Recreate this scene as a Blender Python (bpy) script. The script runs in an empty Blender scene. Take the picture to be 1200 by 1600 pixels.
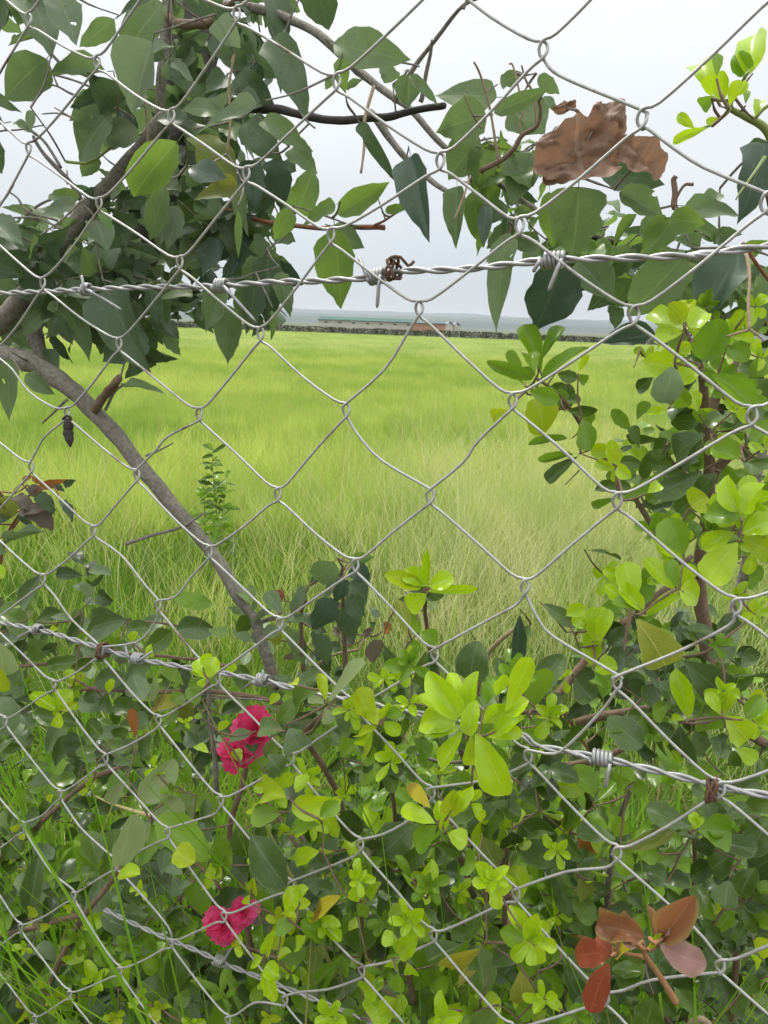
import bpy, math, random
import numpy as np
from mathutils import Vector, Matrix, noise
random.seed(11)
SC = bpy.context.scene
COL = SC.collection

# ------------------------------------------------------------------ camera
F = 1155.6                       # focal length in source pixels (1200 x 1600)
CAM = Vector((0, 0, 1.55))
PITCH, ROLL = math.radians(14.2), math.radians(2.1)
FWD = Vector((0, math.cos(PITCH), -math.sin(PITCH)))
_h = Vector((1, 0, 0)); _u = _h.cross(FWD)
RIGHT = _h * math.cos(ROLL) + _u * math.sin(ROLL)
UP = _u * math.cos(ROLL) - _h * math.sin(ROLL)
cd = bpy.data.cameras.new('camera'); cam = bpy.data.objects.new('camera', cd); COL.objects.link(cam)
cd.sensor_fit = 'VERTICAL'; cd.sensor_height = 36; cd.sensor_width = 27
cd.lens = 26; cd.clip_start = 0.02; cd.clip_end = 20000
m = Matrix((RIGHT, UP, -FWD)).transposed().to_4x4(); m.translation = CAM
cam.matrix_world = m
SC.camera = cam

# ------------------------------------------------------------------ light
SUN_EL, SUN_AZ = math.radians(58), math.radians(-25)      # azimuth measured from +Y towards +X
w = bpy.data.worlds.new('World'); SC.world = w; w.use_nodes = True
nt = w.node_tree; nt.nodes.clear()
def N(t, k, **kw):
    n = t.nodes.new(k)
    for a, b in kw.items():
        if a.startswith('i_'): n.inputs[int(a[2:])].default_value = b
        else: setattr(n, a, b)
    return n
def ramp(t, fac, stops, interp='LINEAR'):
    r = t.nodes.new('ShaderNodeValToRGB'); r.color_ramp.interpolation = interp
    e = r.color_ramp.elements
    while len(e) < len(stops): e.new(0.5)
    for q, (p, c) in zip(e, stops):
        q.position = p; q.color = (c[0], c[1], c[2], 1) if len(c) == 3 else c
    t.links.new(fac, r.inputs[0]); return r.outputs[0]
sky = N(nt, 'ShaderNodeTexSky', sky_type='NISHITA', sun_disc=False, sun_elevation=SUN_EL, sun_rotation=SUN_AZ)
tc = N(nt, 'ShaderNodeTexCoord'); sep = N(nt, 'ShaderNodeSeparateXYZ')
nt.links.new(tc.outputs['Generated'], sep.inputs[0])
# overcast: greyish blue near the horizon, whiter and brighter towards the zenith
grad = ramp(nt, sep.outputs['Z'], [(0.0, (.50, .555, .60)), (.10, (.60, .645, .685)), (.22, (.78, .80, .815)), (.40, (.97, .975, .975)), (1.0, (1.0, 1.0, .99))])
mp = N(nt, 'ShaderNodeMapping'); mp.inputs['Scale'].default_value = (1.0, 1.0, 3.2)
nt.links.new(tc.outputs['Generated'], mp.inputs[0])
nz = N(nt, 'ShaderNodeTexNoise'); nz.inputs['Scale'].default_value = 1.9; nz.inputs['Detail'].default_value = 5; nz.inputs['Roughness'].default_value = .5
nt.links.new(mp.outputs[0], nz.inputs['Vector'])
cl = ramp(nt, nz.outputs['Fac'], [(.3, (.90, .915, .935)), (.7, (1.08, 1.07, 1.06))])
mul = N(nt, 'ShaderNodeVectorMath', operation='MULTIPLY'); nt.links.new(grad, mul.inputs[0]); nt.links.new(cl, mul.inputs[1])
zb = ramp(nt, sep.outputs['Z'], [(.0, (1, 1, 1)), (.42, (1.0, 1.0, 1.0)), (1.0, (1, 1, 1))])
# zenith of an overcast sky is about twice as bright as the band seen here
mr = N(nt, 'ShaderNodeMapRange'); mr.inputs[1].default_value = .38; mr.inputs[2].default_value = 1; mr.inputs[3].default_value = 6.1; mr.inputs[4].default_value = 12.5
nt.links.new(sep.outputs['Z'], mr.inputs[0])
sc_ = N(nt, 'ShaderNodeVectorMath', operation='SCALE'); nt.links.new(mul.outputs[0], sc_.inputs[0]); nt.links.new(mr.outputs[0], sc_.inputs['Scale'])
mx = N(nt, 'ShaderNodeMix', data_type='RGBA'); mx.inputs[0].default_value = .93
nt.links.new(sky.outputs[0], mx.inputs[6]); nt.links.new(sc_.outputs[0], mx.inputs[7])
bg = N(nt, 'ShaderNodeBackground'); bg.inputs['Strength'].default_value = 0.1
nt.links.new(mx.outputs[2], bg.inputs[0])
ow = N(nt, 'ShaderNodeOutputWorld'); nt.links.new(bg.outputs[0], ow.inputs[0])

ld = bpy.data.lights.new('sun', 'SUN'); ld.energy = 1.5; ld.angle = math.radians(10); ld.color = (1, .96, .89)
so = bpy.data.objects.new('sun', ld); COL.objects.link(so)
sd = Vector((math.sin(SUN_AZ) * math.cos(SUN_EL), math.cos(SUN_AZ) * math.cos(SUN_EL), math.sin(SUN_EL)))
so.rotation_euler = sd.to_track_quat('Z', 'Y').to_euler(); so.location = (0, 0, 30)
vs = SC.view_settings; vs.view_transform = 'Standard'; vs.look = 'None'; vs.exposure = 0.93; vs.gamma = 1; vs.use_curve_mapping = False
SC.cycles.max_bounces = 7; SC.cycles.transparent_max_bounces = 16; SC.cycles.use_denoising = True
SC.cycles.volume_bounces = 0

# ------------------------------------------------------------------ helpers
NF = (RIGHT * .456 - UP * -.1447 + FWD * .878).normalized()     # fence plane normal (pointing away from camera)
DF = .391
def ray(px, py): return FWD + RIGHT * ((px - 600) / F) - UP * ((py - 800) / F)
def fp(px, py, off=0.0):
    """point on the fence plane under a pixel of the photograph, moved off metres farther from the camera"""
    r = ray(px, py); t = DF / r.dot(NF)
    return CAM + r * (t + off)
def dep(p): return (p - CAM).dot(FWD)
def tag(o, label=None, cat=None, group=None, kind=None):
    for k, v in (('label', label), ('category', cat), ('group', group), ('kind', kind)):
        if v: o[k] = v
    return o
def thing(name, loc, label, cat, group=None):
    o = bpy.data.objects.new(name, None); COL.objects.link(o); o.location = loc; o.empty_display_size = .05
    return tag(o, label, cat, group)
def mesh(name, v, f, mat=None, smooth=True, uv=None, rnd=None):
    me = bpy.data.meshes.new(name)
    me.from_pydata([tuple(q) for q in v], [], f)
    if smooth: me.polygons.foreach_set('use_smooth', [True] * len(me.polygons))
    if uv is not None:
        u = me.uv_layers.new(name='UVMap')
        li = np.zeros(len(me.loops), dtype=np.int32); me.loops.foreach_get('vertex_index', li)
        u.data.foreach_set('uv', np.asarray(uv, dtype=np.float32)[li].ravel())
    if rnd is not None:
        a = me.attributes.new('rnd', 'FLOAT', 'POINT'); a.data.foreach_set('value', np.asarray(rnd, dtype=np.float32))
    if mat: me.materials.append(mat)
    me.update(); return me
def link(name, me, parent=None, loc=None):
    o = bpy.data.objects.new(name, me); COL.objects.link(o)
    if loc is not None: o.location = loc
    if parent is not None:
        o.parent = parent
        o.matrix_parent_inverse = Matrix.Translation(-parent_loc(parent))
    return o
def parent_loc(p):
    v = Vector(p.location)
    if p.parent: v = v * 0 + (p.matrix_parent_inverse @ Vector(p.location)) + parent_loc(p.parent)
    return v

class MB:
    def __init__(s): s.v = []; s.f = []; s.r = []
    def tube(s, pts, rad, n=6, cap=True, rough=0, rnd=0.0):
        pts = [Vector(p) for p in pts]
        if not hasattr(rad, '__len__'): rad = [rad] * len(pts)
        t0 = (pts[1] - pts[0]).normalized()
        a = t0.orthogonal().normalized(); base = len(s.v); k = len(pts)
        for i, p in enumerate(pts):
            t = (pts[min(i + 1, k - 1)] - pts[max(i - 1, 0)])
            if t.length < 1e-9: t = t0
            t.normalize()
            a = (a - t * a.dot(t))
            a = a.normalized() if a.length > 1e-6 else t.orthogonal().normalized()
            b = t.cross(a)
            for j in range(n):
                g = 2 * math.pi * j / n
                r = rad[i]
                if rough: r *= 1 + rough * (noise.noise(Vector((p.x * 60 + j * 1.7, p.y * 60, p.z * 60))))
                s.v.append(p + (a * math.cos(g) + b * math.sin(g)) * r); s.r.append(rnd)
        for i in range(k - 1):
            for j in range(n):
                q = base + i * n; j2 = (j + 1) % n
                s.f.append((q + j, q + j2, q + n + j2, q + n + j))
        if cap:
            s.f.append(tuple(base + j for j in range(n))[::-1]); s.f.append(tuple(base + (k - 1) * n + j for j in range(n)))
    def box(s, x0, x1, y0, y1, z0, z1, M=None):
        b = len(s.v)
        for z in (z0, z1):
            for x, y in ((x0, y0), (x1, y0), (x1, y1), (x0, y1)):
                p = Vector((x, y, z)); s.v.append(M @ p if M else p); s.r.append(0)
        for q in ((3, 2, 1, 0), (4, 5, 6, 7), (0, 1, 5, 4), (1, 2, 6, 5), (2, 3, 7, 6), (3, 0, 4, 7)):
            s.f.append(tuple(b + i for i in q))
    def add(s, v, f, r=0.0):
        b = len(s.v); s.v += list(v); s.f += [tuple(b + i for i in q) for q in f]; s.r += [r] * len(v)
    def build(s, name, mat, parent=None, smooth=True):
        return link(name, mesh(name, s.v, s.f, mat, smooth, rnd=s.r), parent)
def spline(P, k=6):
    """Catmull-Rom through P"""
    P = [Vector(p) for p in P]
    if len(P) < 3: return [P[0].lerp(P[-1], i / k) for i in range(k + 1)]
    Q = [P[0] * 2 - P[1]] + P + [P[-1] * 2 - P[-2]]; out = []
    for i in range(1, len(Q) - 2):
        p0, p1, p2, p3 = Q[i - 1:i + 3]
        for j in range(k):
            t = j / k
            out.append(.5 * ((2 * p1) + (p2 - p0) * t + (2 * p0 - 5 * p1 + 4 * p2 - p3) * t * t + (3 * p1 - p0 - 3 * p2 + p3) * t ** 3))
    out.append(P[-1]); return out

# ------------------------------------------------------------------ materials
MATS = {}
def newmat(name):
    m = bpy.data.materials.new(name); m.use_nodes = True; m.node_tree.nodes.clear(); MATS[name] = m; return m, m.node_tree
def princ(t, **kw):
    p = t.nodes.new('ShaderNodeBsdfPrincipled')
    for k, v in kw.items():
        p.inputs[k.replace('_', ' ')].default_value = v
    return p
def outm(t, s):
    o = t.nodes.new('ShaderNodeOutputMaterial'); t.links.new(s, o.inputs[0]); return o
def mixc(t, fac, a, b, mode='MIX'):
    n = t.nodes.new('ShaderNodeMix'); n.data_type = 'RGBA'; n.blend_type = mode
    for i, x in ((0, fac), (6, a), (7, b)):
        if hasattr(x, 'links') or hasattr(x, 'is_linked'): t.links.new(x, n.inputs[i])
        else: n.inputs[i].default_value = x if i == 0 else (*x[:3], 1)
    return n.outputs[2]
def noisetex(t, scale, detail=3, vec=None, rough=.5):
    n = N(t, 'ShaderNodeTexNoise'); n.inputs['Scale'].default_value = scale; n.inputs['Detail'].default_value = detail; n.inputs['Roughness'].default_value = rough
    if vec is not None: t.links.new(vec, n.inputs['Vector'])
    return n.outputs['Fac']
def math_(t, op, a, b=None, c=None):
    n = N(t, 'ShaderNodeMath', operation=op)
    for i, x in enumerate((a, b, c)):
        if x is None: continue
        if hasattr(x, 'is_linked'): t.links.new(x, n.inputs[i])
        else: n.inputs[i].default_value = x
    return n.outputs[0]
def randv(t):
    oi = N(t, 'ShaderNodeObjectInfo'); at = N(t, 'ShaderNodeAttribute', attribute_name='rnd')
    return math_(t, 'FRACT', math_(t, 'ADD', oi.outputs['Random'], at.outputs['Fac']))
def leafmat(name, c1, c2, vein, rough=.38, trans=.3, tcol=None, spots=None, veins=.5, rim=None, edge_dry=None, coat=0.0, crinkle=.25, edge=.25, holes=0):
    """c1..c2: range of the leaf's own colour from leaf to leaf; vein: midrib colour"""
    m, t = newmat(name)
    rv = randv(t)
    uvn = N(t, 'ShaderNodeUVMap'); sp = N(t, 'ShaderNodeSeparateXYZ'); t.links.new(uvn.outputs[0], sp.inputs[0])
    tcn = N(t, 'ShaderNodeTexCoord')
    gv = N(t, 'ShaderNodeNewGeometry')
    off = N(t, 'ShaderNodeVectorMath', operation='MULTIPLY'); off.inputs[1].default_value = (1, 1, 1); t.links.new(gv.outputs['Position'], off.inputs[0])
    col = mixc(t, rv, c1, c2)
    n1 = noisetex(t, 45, 4, off.outputs[0])
    col = mixc(t, math_(t, 'MULTIPLY', n1, .75), col, tuple(x * .55 for x in c1))
    n2 = noisetex(t, 260, 2, off.outputs[0])
    col = mixc(t, math_(t, 'MULTIPLY', math_(t, 'SUBTRACT', n2, .5), .5), col, tuple(min(1, x * 1.6) for x in c2))
    au = math_(t, 'ABSOLUTE', math_(t, 'SUBTRACT', sp.outputs['X'], .5))
    mid = math_(t, 'LESS_THAN', au, .022)
    # side veins leave the midrib at an angle
    ph = math_(t, 'SUBTRACT', sp.outputs['Y'], math_(t, 'MULTIPLY', au, .75))
    wv = math_(t, 'SINE', math_(t, 'MULTIPLY', ph, 62.0))
    sv = math_(t, 'GREATER_THAN', wv, .93)
    vm = math_(t, 'MAXIMUM', mid, math_(t, 'MULTIPLY', sv, veins * .5))
    # paler towards the stalk, fine dust and specks
    col = mixc(t, math_(t, 'MULTIPLY', ramp(t, sp.outputs['Y'], [(0, (1, 1, 1)), (.35, (0, 0, 0))]), .35), col, vein)
    dn = ramp(t, noisetex(t, 420, 2, off.outputs[0]), [(.68, (0, 0, 0)), (.74, (1, 1, 1))]); col = mixc(t, math_(t, 'MULTIPLY', dn, .3), col, (.45, .42, .30))
    dk = ramp(t, noisetex(t, 150, 3, off.outputs[0]), [(.69, (0, 0, 0)), (.73, (1, 1, 1))]); col = mixc(t, math_(t, 'MULTIPLY', dk, .55), col, (.10, .065, .03))
    col = mixc(t, math_(t, 'MULTIPLY', vm, .65), col, vein)
    if spots:
        sn = noisetex(t, 120, 2, off.outputs[0]); s = ramp(t, sn, [(.66, (0, 0, 0)), (.72, (1, 1, 1))])
        col = mixc(t, math_(t, 'MULTIPLY', s, .6), col, spots)
    if rim:
        rm = ramp(t, au, [(.30, (0, 0, 0)), (.48, (1, 1, 1))]); col = mixc(t, math_(t, 'MULTIPLY', rm, .7), col, rim)
    if edge_dry:
        e = ramp(t, math_(t, 'ADD', sp.outputs['Y'], math_(t, 'MULTIPLY', math_(t, 'SUBTRACT', n1, .5), .6)), [(.62, (0, 0, 0)), (.78, (1, 1, 1))])
        col = mixc(t, e, col, edge_dry)
    if edge: col = mixc(t, math_(t, 'MULTIPLY', math_(t, 'GREATER_THAN', au, .462), edge), col, vein)
    col = mixc(t, math_(t, 'MULTIPLY', ramp(t, noisetex(t, 14, 3, off.outputs[0]), [(.35, (0, 0, 0)), (.7, (1, 1, 1))]), .35), col, tuple(min(1, x * 1.35) for x in c2))
    # undersides are paler and duller
    bf = gv.outputs['Backfacing']
    under = mixc(t, .4, c2, (.28, .33, .22))
    colb = mixc(t, math_(t, 'MULTIPLY', bf, .55), col, under)
    p = princ(t, Roughness=rough); t.links.new(colb, p.inputs['Base Color'])
    p.inputs['Specular IOR Level'].default_value = .36
    if coat: p.inputs['Coat Weight'].default_value = coat; p.inputs['Coat Roughness'].default_value = .18
    rgh = math_(t, 'ADD', math_(t, 'MULTIPLY', bf, .25), math_(t, 'ADD', rough - .12, math_(t, 'MULTIPLY', n1, .25)))
    t.links.new(rgh, p.inputs['Roughness'])
    bmp = N(t, 'ShaderNodeBump'); bmp.inputs['Strength'].default_value = crinkle; bmp.inputs['Distance'].default_value = .0012
    hgt = math_(t, 'SUBTRACT', math_(t, 'MULTIPLY', n1, 1.0), math_(t, 'MULTIPLY', vm, .35))
    t.links.new(hgt, bmp.inputs['Height']); t.links.new(bmp.outputs[0], p.inputs['Normal'])
    tr = N(t, 'ShaderNodeBsdfTranslucent')
    tcv = tcol or tuple(min(1, x * 1.5) for x in c2)
    t.links.new(mixc(t, .5, colb, tcv), tr.inputs[0])
    ms = N(t, 'ShaderNodeMixShader'); ms.inputs[0].default_value = trans
    t.links.new(p.outputs[0], ms.inputs[1]); t.links.new(tr.outputs[0], ms.inputs[2])
    if holes:
        hn = noisetex(t, 70, 1, off.outputs[0]); hf = math_(t, 'GREATER_THAN', hn, holes)
        tp = N(t, 'ShaderNodeBsdfTransparent'); m2 = N(t, 'ShaderNodeMixShader'); t.links.new(hf, m2.inputs[0]); t.links.new(ms.outputs[0], m2.inputs[1]); t.links.new(tp.outputs[0], m2.inputs[2])
        outm(t, m2.outputs[0]); return m
    outm(t, ms.outputs[0]); return m
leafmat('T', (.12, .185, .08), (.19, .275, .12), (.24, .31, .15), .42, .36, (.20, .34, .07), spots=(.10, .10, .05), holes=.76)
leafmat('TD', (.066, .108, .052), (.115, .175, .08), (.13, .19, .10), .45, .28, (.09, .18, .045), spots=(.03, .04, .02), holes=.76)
leafmat('TP', (.17, .235, .14), (.22, .29, .18), (.30, .34, .22), .5, .35, (.22, .33, .12), spots=(.16, .15, .09), holes=.75)
leafmat('TY', (.13, .20, .04), (.20, .24, .05), (.3, .32, .1), .45, .4, (.35, .36, .03), spots=(.15, .10, .03))
leafmat('TB', (.12, .215, .055), (.16, .265, .07), (.25, .35, .12), .38, .42, (.28, .46, .04))
leafmat('TK', (.05, .09, .055), (.085, .14, .085), (.11, .17, .12), .36, .22, (.08, .16, .06), coat=.15)
leafmat('H', (.065, .13, .014), (.13, .225, .024), (.17, .25, .08), .34, .12, (.08, .2, .02), coat=.2, veins=.25, edge=.5)
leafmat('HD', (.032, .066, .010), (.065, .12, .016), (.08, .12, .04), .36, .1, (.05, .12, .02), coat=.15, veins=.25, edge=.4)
leafmat('HB', (.07, .13, .032), (.125, .205, .05), (.17, .24, .12), .34, .12, (.08, .17, .05), coat=.22, veins=.2, edge=.5)
leafmat('G', (.15, .31, .014), (.26, .44, .024), (.22, .33, .08), .32, .35, (.22, .42, .03), coat=.25, veins=.3)
leafmat('L', (.36, .60, .008), (.52, .74, .016), (.55, .70, .14), .26, .38, (.52, .75, .01), coat=.5, veins=.12, crinkle=.18)
leafmat('LY', (.36, .52, .012), (.46, .58, .015), (.5, .55, .10), .34, .35, (.56, .70, .02), veins=.12)
leafmat('P', (.30, .40, .17), (.38, .47, .22), (.44, .5, .28), .5, .35, (.40, .52, .16), veins=.2)
leafmat('PG', (.16, .25, .11), (.23, .33, .16), (.32, .38, .26), .45, .25, (.22, .32, .15), veins=.15)
leafmat('Y', (.27, .38, .05), (.38, .42, .07), (.72, .66, .22), .4, .4, (.55, .55, .05), spots=(.5, .42, .08), veins=.8)
leafmat('YB', (.40, .42, .05), (.5, .45, .05), (.55, .5, .15), .4, .35, (.6, .55, .05), edge_dry=(.20, .11, .05))
leafmat('YO', (.55, .48, .03), (.6, .5, .04), (.5, .5, .1), .4, .35, (.7, .6, .03), edge_dry=(.16, .06, .02))
leafmat('R', (.24, .10, .045), (.30, .13, .06), (.38, .2, .1), .42, .4, (.45, .18, .06), rim=(.32, .30, .10))
leafmat('RD', (.26, .065, .03), (.34, .08, .04), (.42, .17, .08), .38, .35, (.5, .10, .03))
leafmat('RP', (.32, .17, .15), (.38, .22, .19), (.42, .26, .2), .5, .3, (.42, .22, .16), rim=(.28, .22, .12))
leafmat('O', (.32, .12, .03), (.40, .17, .04), (.3, .12, .05), .55, .3, (.5, .2, .04))
leafmat('B', (.28, .165, .115), (.36, .22, .15), (.42, .29, .2), .6, .3, (.45, .24, .12), spots=(.2, .13, .09), crinkle=.7)
leafmat('GB', (.14, .125, .10), (.17, .13, .10), (.22, .18, .13), .55, .25, (.2, .14, .09), rim=(.16, .09, .05))
leafmat('PT', (.80, .03, .15), (.92, .12, .32), (.75, .06, .12), .42, .35, (.85, .03, .08), veins=.1, crinkle=.6)

def barkmat(name, c1, c2, scale=90, rough=.85, bump=.5):
    m, t = newmat(name); g = N(t, 'ShaderNodeNewGeometry')
    a = noisetex(t, scale, 5, g.outputs['Position'], .65); b = noisetex(t, scale * .22, 3, g.outputs['Position'])
    col = mixc(t, ramp(t, a, [(.35, (0, 0, 0)), (.65, (1, 1, 1))]), c1, c2)
    col = mixc(t, math_(t, 'MULTIPLY', b, .5), col, tuple(min(1, x * 1.7) for x in c2))
    p = princ(t, Roughness=rough); t.links.new(col, p.inputs['Base Color'])
    bm = N(t, 'ShaderNodeBump'); bm.inputs['Strength'].default_value = bump; bm.inputs['Distance'].default_value = .002
    t.links.new(a, bm.inputs['Height']); t.links.new(bm.outputs[0], p.inputs['Normal'])
    outm(t, p.outputs[0]); return m
barkmat('bark_grey', (.075, .066, .052), (.25, .23, .19), 230, bump=.9)
barkmat('bark_dark', (.02, .018, .015), (.05, .045, .038), 140)
barkmat('bark_brown', (.11, .07, .045), (.20, .135, .09), 150)
barkmat('twig_tan', (.24, .17, .11), (.34, .26, .17), 200)
barkmat('twig_red', (.16, .06, .035), (.25, .11, .06), 200)
barkmat('stem_orange', (.24, .115, .05), (.36, .19, .085), 160, .5, .3)
barkmat('stem_green', (.16, .22, .05), (.24, .30, .08), 200, .5, .2)
barkmat('straw', (.42, .36, .14), (.52, .45, .2), 200, .6, .2)
def steel(name, c, met, rough, rust=0.0):
    m, t = newmat(name); g = N(t, 'ShaderNodeNewGeometry')
    a = noisetex(t, 220, 4, g.outputs['Position'], .6); b = noisetex(t, 26, 4, g.outputs['Position'], .6)
    col = mixc(t, ramp(t, a, [(.3, (0, 0, 0)), (.7, (1, 1, 1))]), tuple(x * .72 for x in c), c)
    rs = ramp(t, b, [(.68 - rust, (0, 0, 0)), (.78 - rust, (1, 1, 1))])
    col = mixc(t, math_(t, 'MULTIPLY', rs, .8), col, (.13, .065, .035))
    p = princ(t, Metallic=met, Roughness=rough); t.links.new(col, p.inputs['Base Color'])
    t.links.new(math_(t, 'SUBTRACT', met, math_(t, 'MULTIPLY', rs, met * .8)), p.inputs['Metallic'])
    t.links.new(math_(t, 'ADD', rough - .1, math_(t, 'MULTIPLY', a, .25)), p.inputs['Roughness'])
    bm = N(t, 'ShaderNodeBump'); bm.inputs['Strength'].default_value = .35; bm.inputs['Distance'].default_value = .0004
    t.links.new(a, bm.inputs['Height']); t.links.new(bm.outputs[0], p.inputs['Normal'])
    outm(t, p.outputs[0]); return m
steel('wire', (.54, .55, .51), .45, .45, .1)
steel('barbwire', (.46, .47, .455), .5, .42, .06)
steel('rusty', (.16, .09, .06), .2, .7, .3)

# ------------------------------------------------------------------ setting: ground, far country
def hgt(x, y): return .03 * noise.noise(Vector((x * .5, y * .5, 0)))
def ground():
    ys = [-60, -20, -6, -2, -1, -.5, 0, .4, .8, 1.2, 1.6, 2, 2.5, 3, 4, 5, 7, 10, 15, 25, 40, 70, 120, 250, 600, 1500, 4000, 9000]
    xs = sorted(set([s * q for q in (0, .4, .8, 1.2, 1.7, 2.3, 3, 4, 6, 10, 20, 50, 150, 500, 2000, 9000) for s in (-1, 1)]))
    v = [(x, y, hgt(x, y) if abs(x) < 20 and -5 < y < 40 else 0) for y in ys for x in xs]; W = len(xs)
    f = [(j * W + i, j * W + i + 1, (j + 1) * W + i + 1, (j + 1) * W + i) for j in range(len(ys) - 1) for i in range(W - 1)]
    m, t = newmat('soil'); g = N(t, 'ShaderNodeNewGeometry'); P = g.outputs['Position']
    a = noisetex(t, 9, 6, P, .7); b = noisetex(t, 1.1, 4, P)
    soil = mixc(t, a, (.03, .02, .012), (.10, .07, .04))
    sep = N(t, 'ShaderNodeSeparateXYZ'); t.links.new(P, sep.inputs[0])
    far = ramp(t, math_(t, 'DIVIDE', sep.outputs['Y'], 60), [(.03, (0, 0, 0)), (.12, (1, 1, 1))])
    grass = mixc(t, b, (.26, .36, .07), (.34, .44, .09))
    col = mixc(t, far, soil, grass)
    bey = ramp(t, math_(t, 'DIVIDE', sep.outputs['Y'], 200), [(.43, (0, 0, 0)), (.45, (1, 1, 1))])
    col = mixc(t, bey, col, mixc(t, noisetex(t, .02, 5, P), (.05, .075, .035), (.12, .14, .07)))
    p = princ(t, Roughness=.95); t.links.new(col, p.inputs['Base Color'])
    bm = N(t, 'ShaderNodeBump'); bm.inputs['Strength'].default_value = .7; bm.inputs['Distance'].default_value = .02
    t.links.new(a, bm.inputs['Height']); t.links.new(bm.outputs[0], p.inputs['Normal'])
    outm(t, p.outputs[0])
    tag(link('ground', mesh('ground', v, f, m)), kind='structure')
ground()

def simple(name, c1, c2, scale, rough=.9, bump=0):
    m, t = newmat(name); g = N(t, 'ShaderNodeNewGeometry')
    a = noisetex(t, scale, 5, g.outputs['Position'], .65)
    col = mixc(t, ramp(t, a, [(.3, (0, 0, 0)), (.7, (1, 1, 1))]), c1, c2)
    p = princ(t, Roughness=rough); t.links.new(col, p.inputs['Base Color'])
    if bump:
        bm = N(t, 'ShaderNodeBump'); bm.inputs['Strength'].default_value = bump; bm.inputs['Distance'].default_value = .02
        t.links.new(a, bm.inputs['Height']); t.links.new(bm.outputs[0], p.inputs['Normal'])
    outm(t, p.outputs[0]); return m
simple('hill', (.02, .045, .04), (.05, .08, .06), .006)
def hills(name, y, top, seed, dy):
    v = []; f = []; n = 260; rows = 5
    for j in range(rows):
        for i in range(n):
            x = -1.1 * y + 2.2 * y * i / (n - 1)
            q = noise.fractal(Vector((x / y * 3 + seed, seed, 0)), 1.0, 2.0, 5)
            h = top * (1 + .35 * q) + top * .06 * noise.noise(Vector((x / y * 90, seed, 2)))
            h *= math.sin(math.pi / 2 * j / (rows - 1)); v.append((x, y + dy * j, h - (2 if j == 0 else 0)))
    for j in range(rows - 1):
        for i in range(n - 1): f.append((j * n + i, j * n + i + 1, (j + 1) * n + i + 1, (j + 1) * n + i))
    tag(link(name, mesh(name, v, f, MATS['hill'])), kind='structure')
hills('hills', 1500, 14, 3.1, 40); hills('hills', 2300, 36, 7.7, 60); hills('hills', 3400, 60, 15.3, 100)

# ------------------------------------------------------------------ far hedgerow and farm buildings
def leafcloud(boxes, n, size, seed):
    """random small leaf faces through boxes (x0,x1,y0,y1,z0,z1)"""
    r = np.random.default_rng(seed); V = []
    vol = np.array([(b[1] - b[0]) for b in boxes]); vol = vol / vol.sum()
    for b, p in zip(boxes, vol):
        k = max(3, int(n * p)); c = np.stack([r.uniform(b[0], b[1], k), r.uniform(b[2], b[3], k), b[4] + (b[5] - b[4]) * r.uniform(0, 1, k) ** .8], 1)
        V.append(c)
    c = np.concatenate(V); k = len(c)
    d1 = r.normal(size=(k, 3)); d1 /= np.linalg.norm(d1, axis=1)[:, None]
    d2 = np.cross(d1, r.normal(size=(k, 3))); d2 /= np.linalg.norm(d2, axis=1)[:, None]
    s = size * r.uniform(.5, 1.3, (k, 1))
    v = np.stack([c - d1 * s, c + d2 * s * .5, c + d1 * s, c - d2 * s * .5], 1).reshape(-1, 3)
    f = [(4 * i, 4 * i + 1, 4 * i + 2, 4 * i + 3) for i in range(k)]
    return v, f, np.repeat(r.uniform(0, 1, k), 4)
m, t = newmat('farleaf'); rv = randv(t); c = mixc(t, rv, (.045, .058, .03), (.095, .105, .058)); p = princ(t, Roughness=.8); t.links.new(c, p.inputs['Base Color']); outm(t, p.outputs[0])
bx = []
x = -75.0
while x < 75:
    wd = random.uniform(1.2, 3.0); q = noise.noise(Vector((x * .09, 0, 0)))
    y = 84 + 1.0 * noise.noise(Vector((x * .05, 3, 0)))
    h = 1.08 + .12 * q + random.uniform(-.05, .1)
    bx.append((x, x + wd, y - .8, y + .8, .2, h)); x += wd * .8
v, f, r_ = leafcloud(bx, 60000, .10, 5)
tag(link('hedgerow', mesh('hedgerow', v, f, MATS['farleaf'], False, rnd=r_)), 'low dark hedgerow running along the far edge of the green field', 'hedgerow', kind='stuff')

simple('limewash', (.52, .50, .42), (.66, .63, .53), .6)
simple('tin_green', (.04, .10, .085), (.07, .15, .125), .8, .95)
simple('brick_red', (.40, .21, .13), (.52, .29, .18), 1.0)
simple('dark_gap', (.03, .03, .03), (.05, .05, .045), 2)
simple('tin_grey', (.25, .29, .29), (.34, .38, .38), .7, .5)
def bx_(name, mat, parent, *b):
    q = MB(); q.box(*b); return q.build(name, MATS[mat], parent, False)
def gx(px, y):            # world x at distance y seen at pixel px of the horizon band
    r = ray(px, 508); return r.x / r.y * y
Y0 = 205.0
x0, x1 = gx(497, Y0), gx(648, Y0)
b = thing('long_shed', ((x0 + x1) / 2, Y0, 0), 'long low whitewashed farm shed with green metal roof behind the far hedgerow', 'shed')
bx_('wall', 'limewash', b, x0, x1, Y0, Y0 + 8, 0, 2.35)
nb = 13
for i in range(nb):
    a = x0 + (x1 - x0) * i / nb; e = x0 + (x1 - x0) * (i + 1) / nb
    q = MB(); q.v = [Vector(p) for p in ((a, Y0 - .6, 2.42), (e, Y0 - .6, 2.42), (e, Y0 + 4, 3.25), (a, Y0 + 4, 3.25), (a, Y0 - .6, 2.36), (e, Y0 - .6, 2.36), (e, Y0 + 4, 3.19), (a, Y0 + 4, 3.19))]
    q.f = [(0, 1, 2, 3), (7, 6, 5, 4), (0, 4, 5, 1), (3, 2, 6, 7), (0, 3, 7, 4), (1, 5, 6, 2)]; q.r = [0] * 8
    q.build('roof_panel', MATS['tin_green'], b, False)
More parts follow.
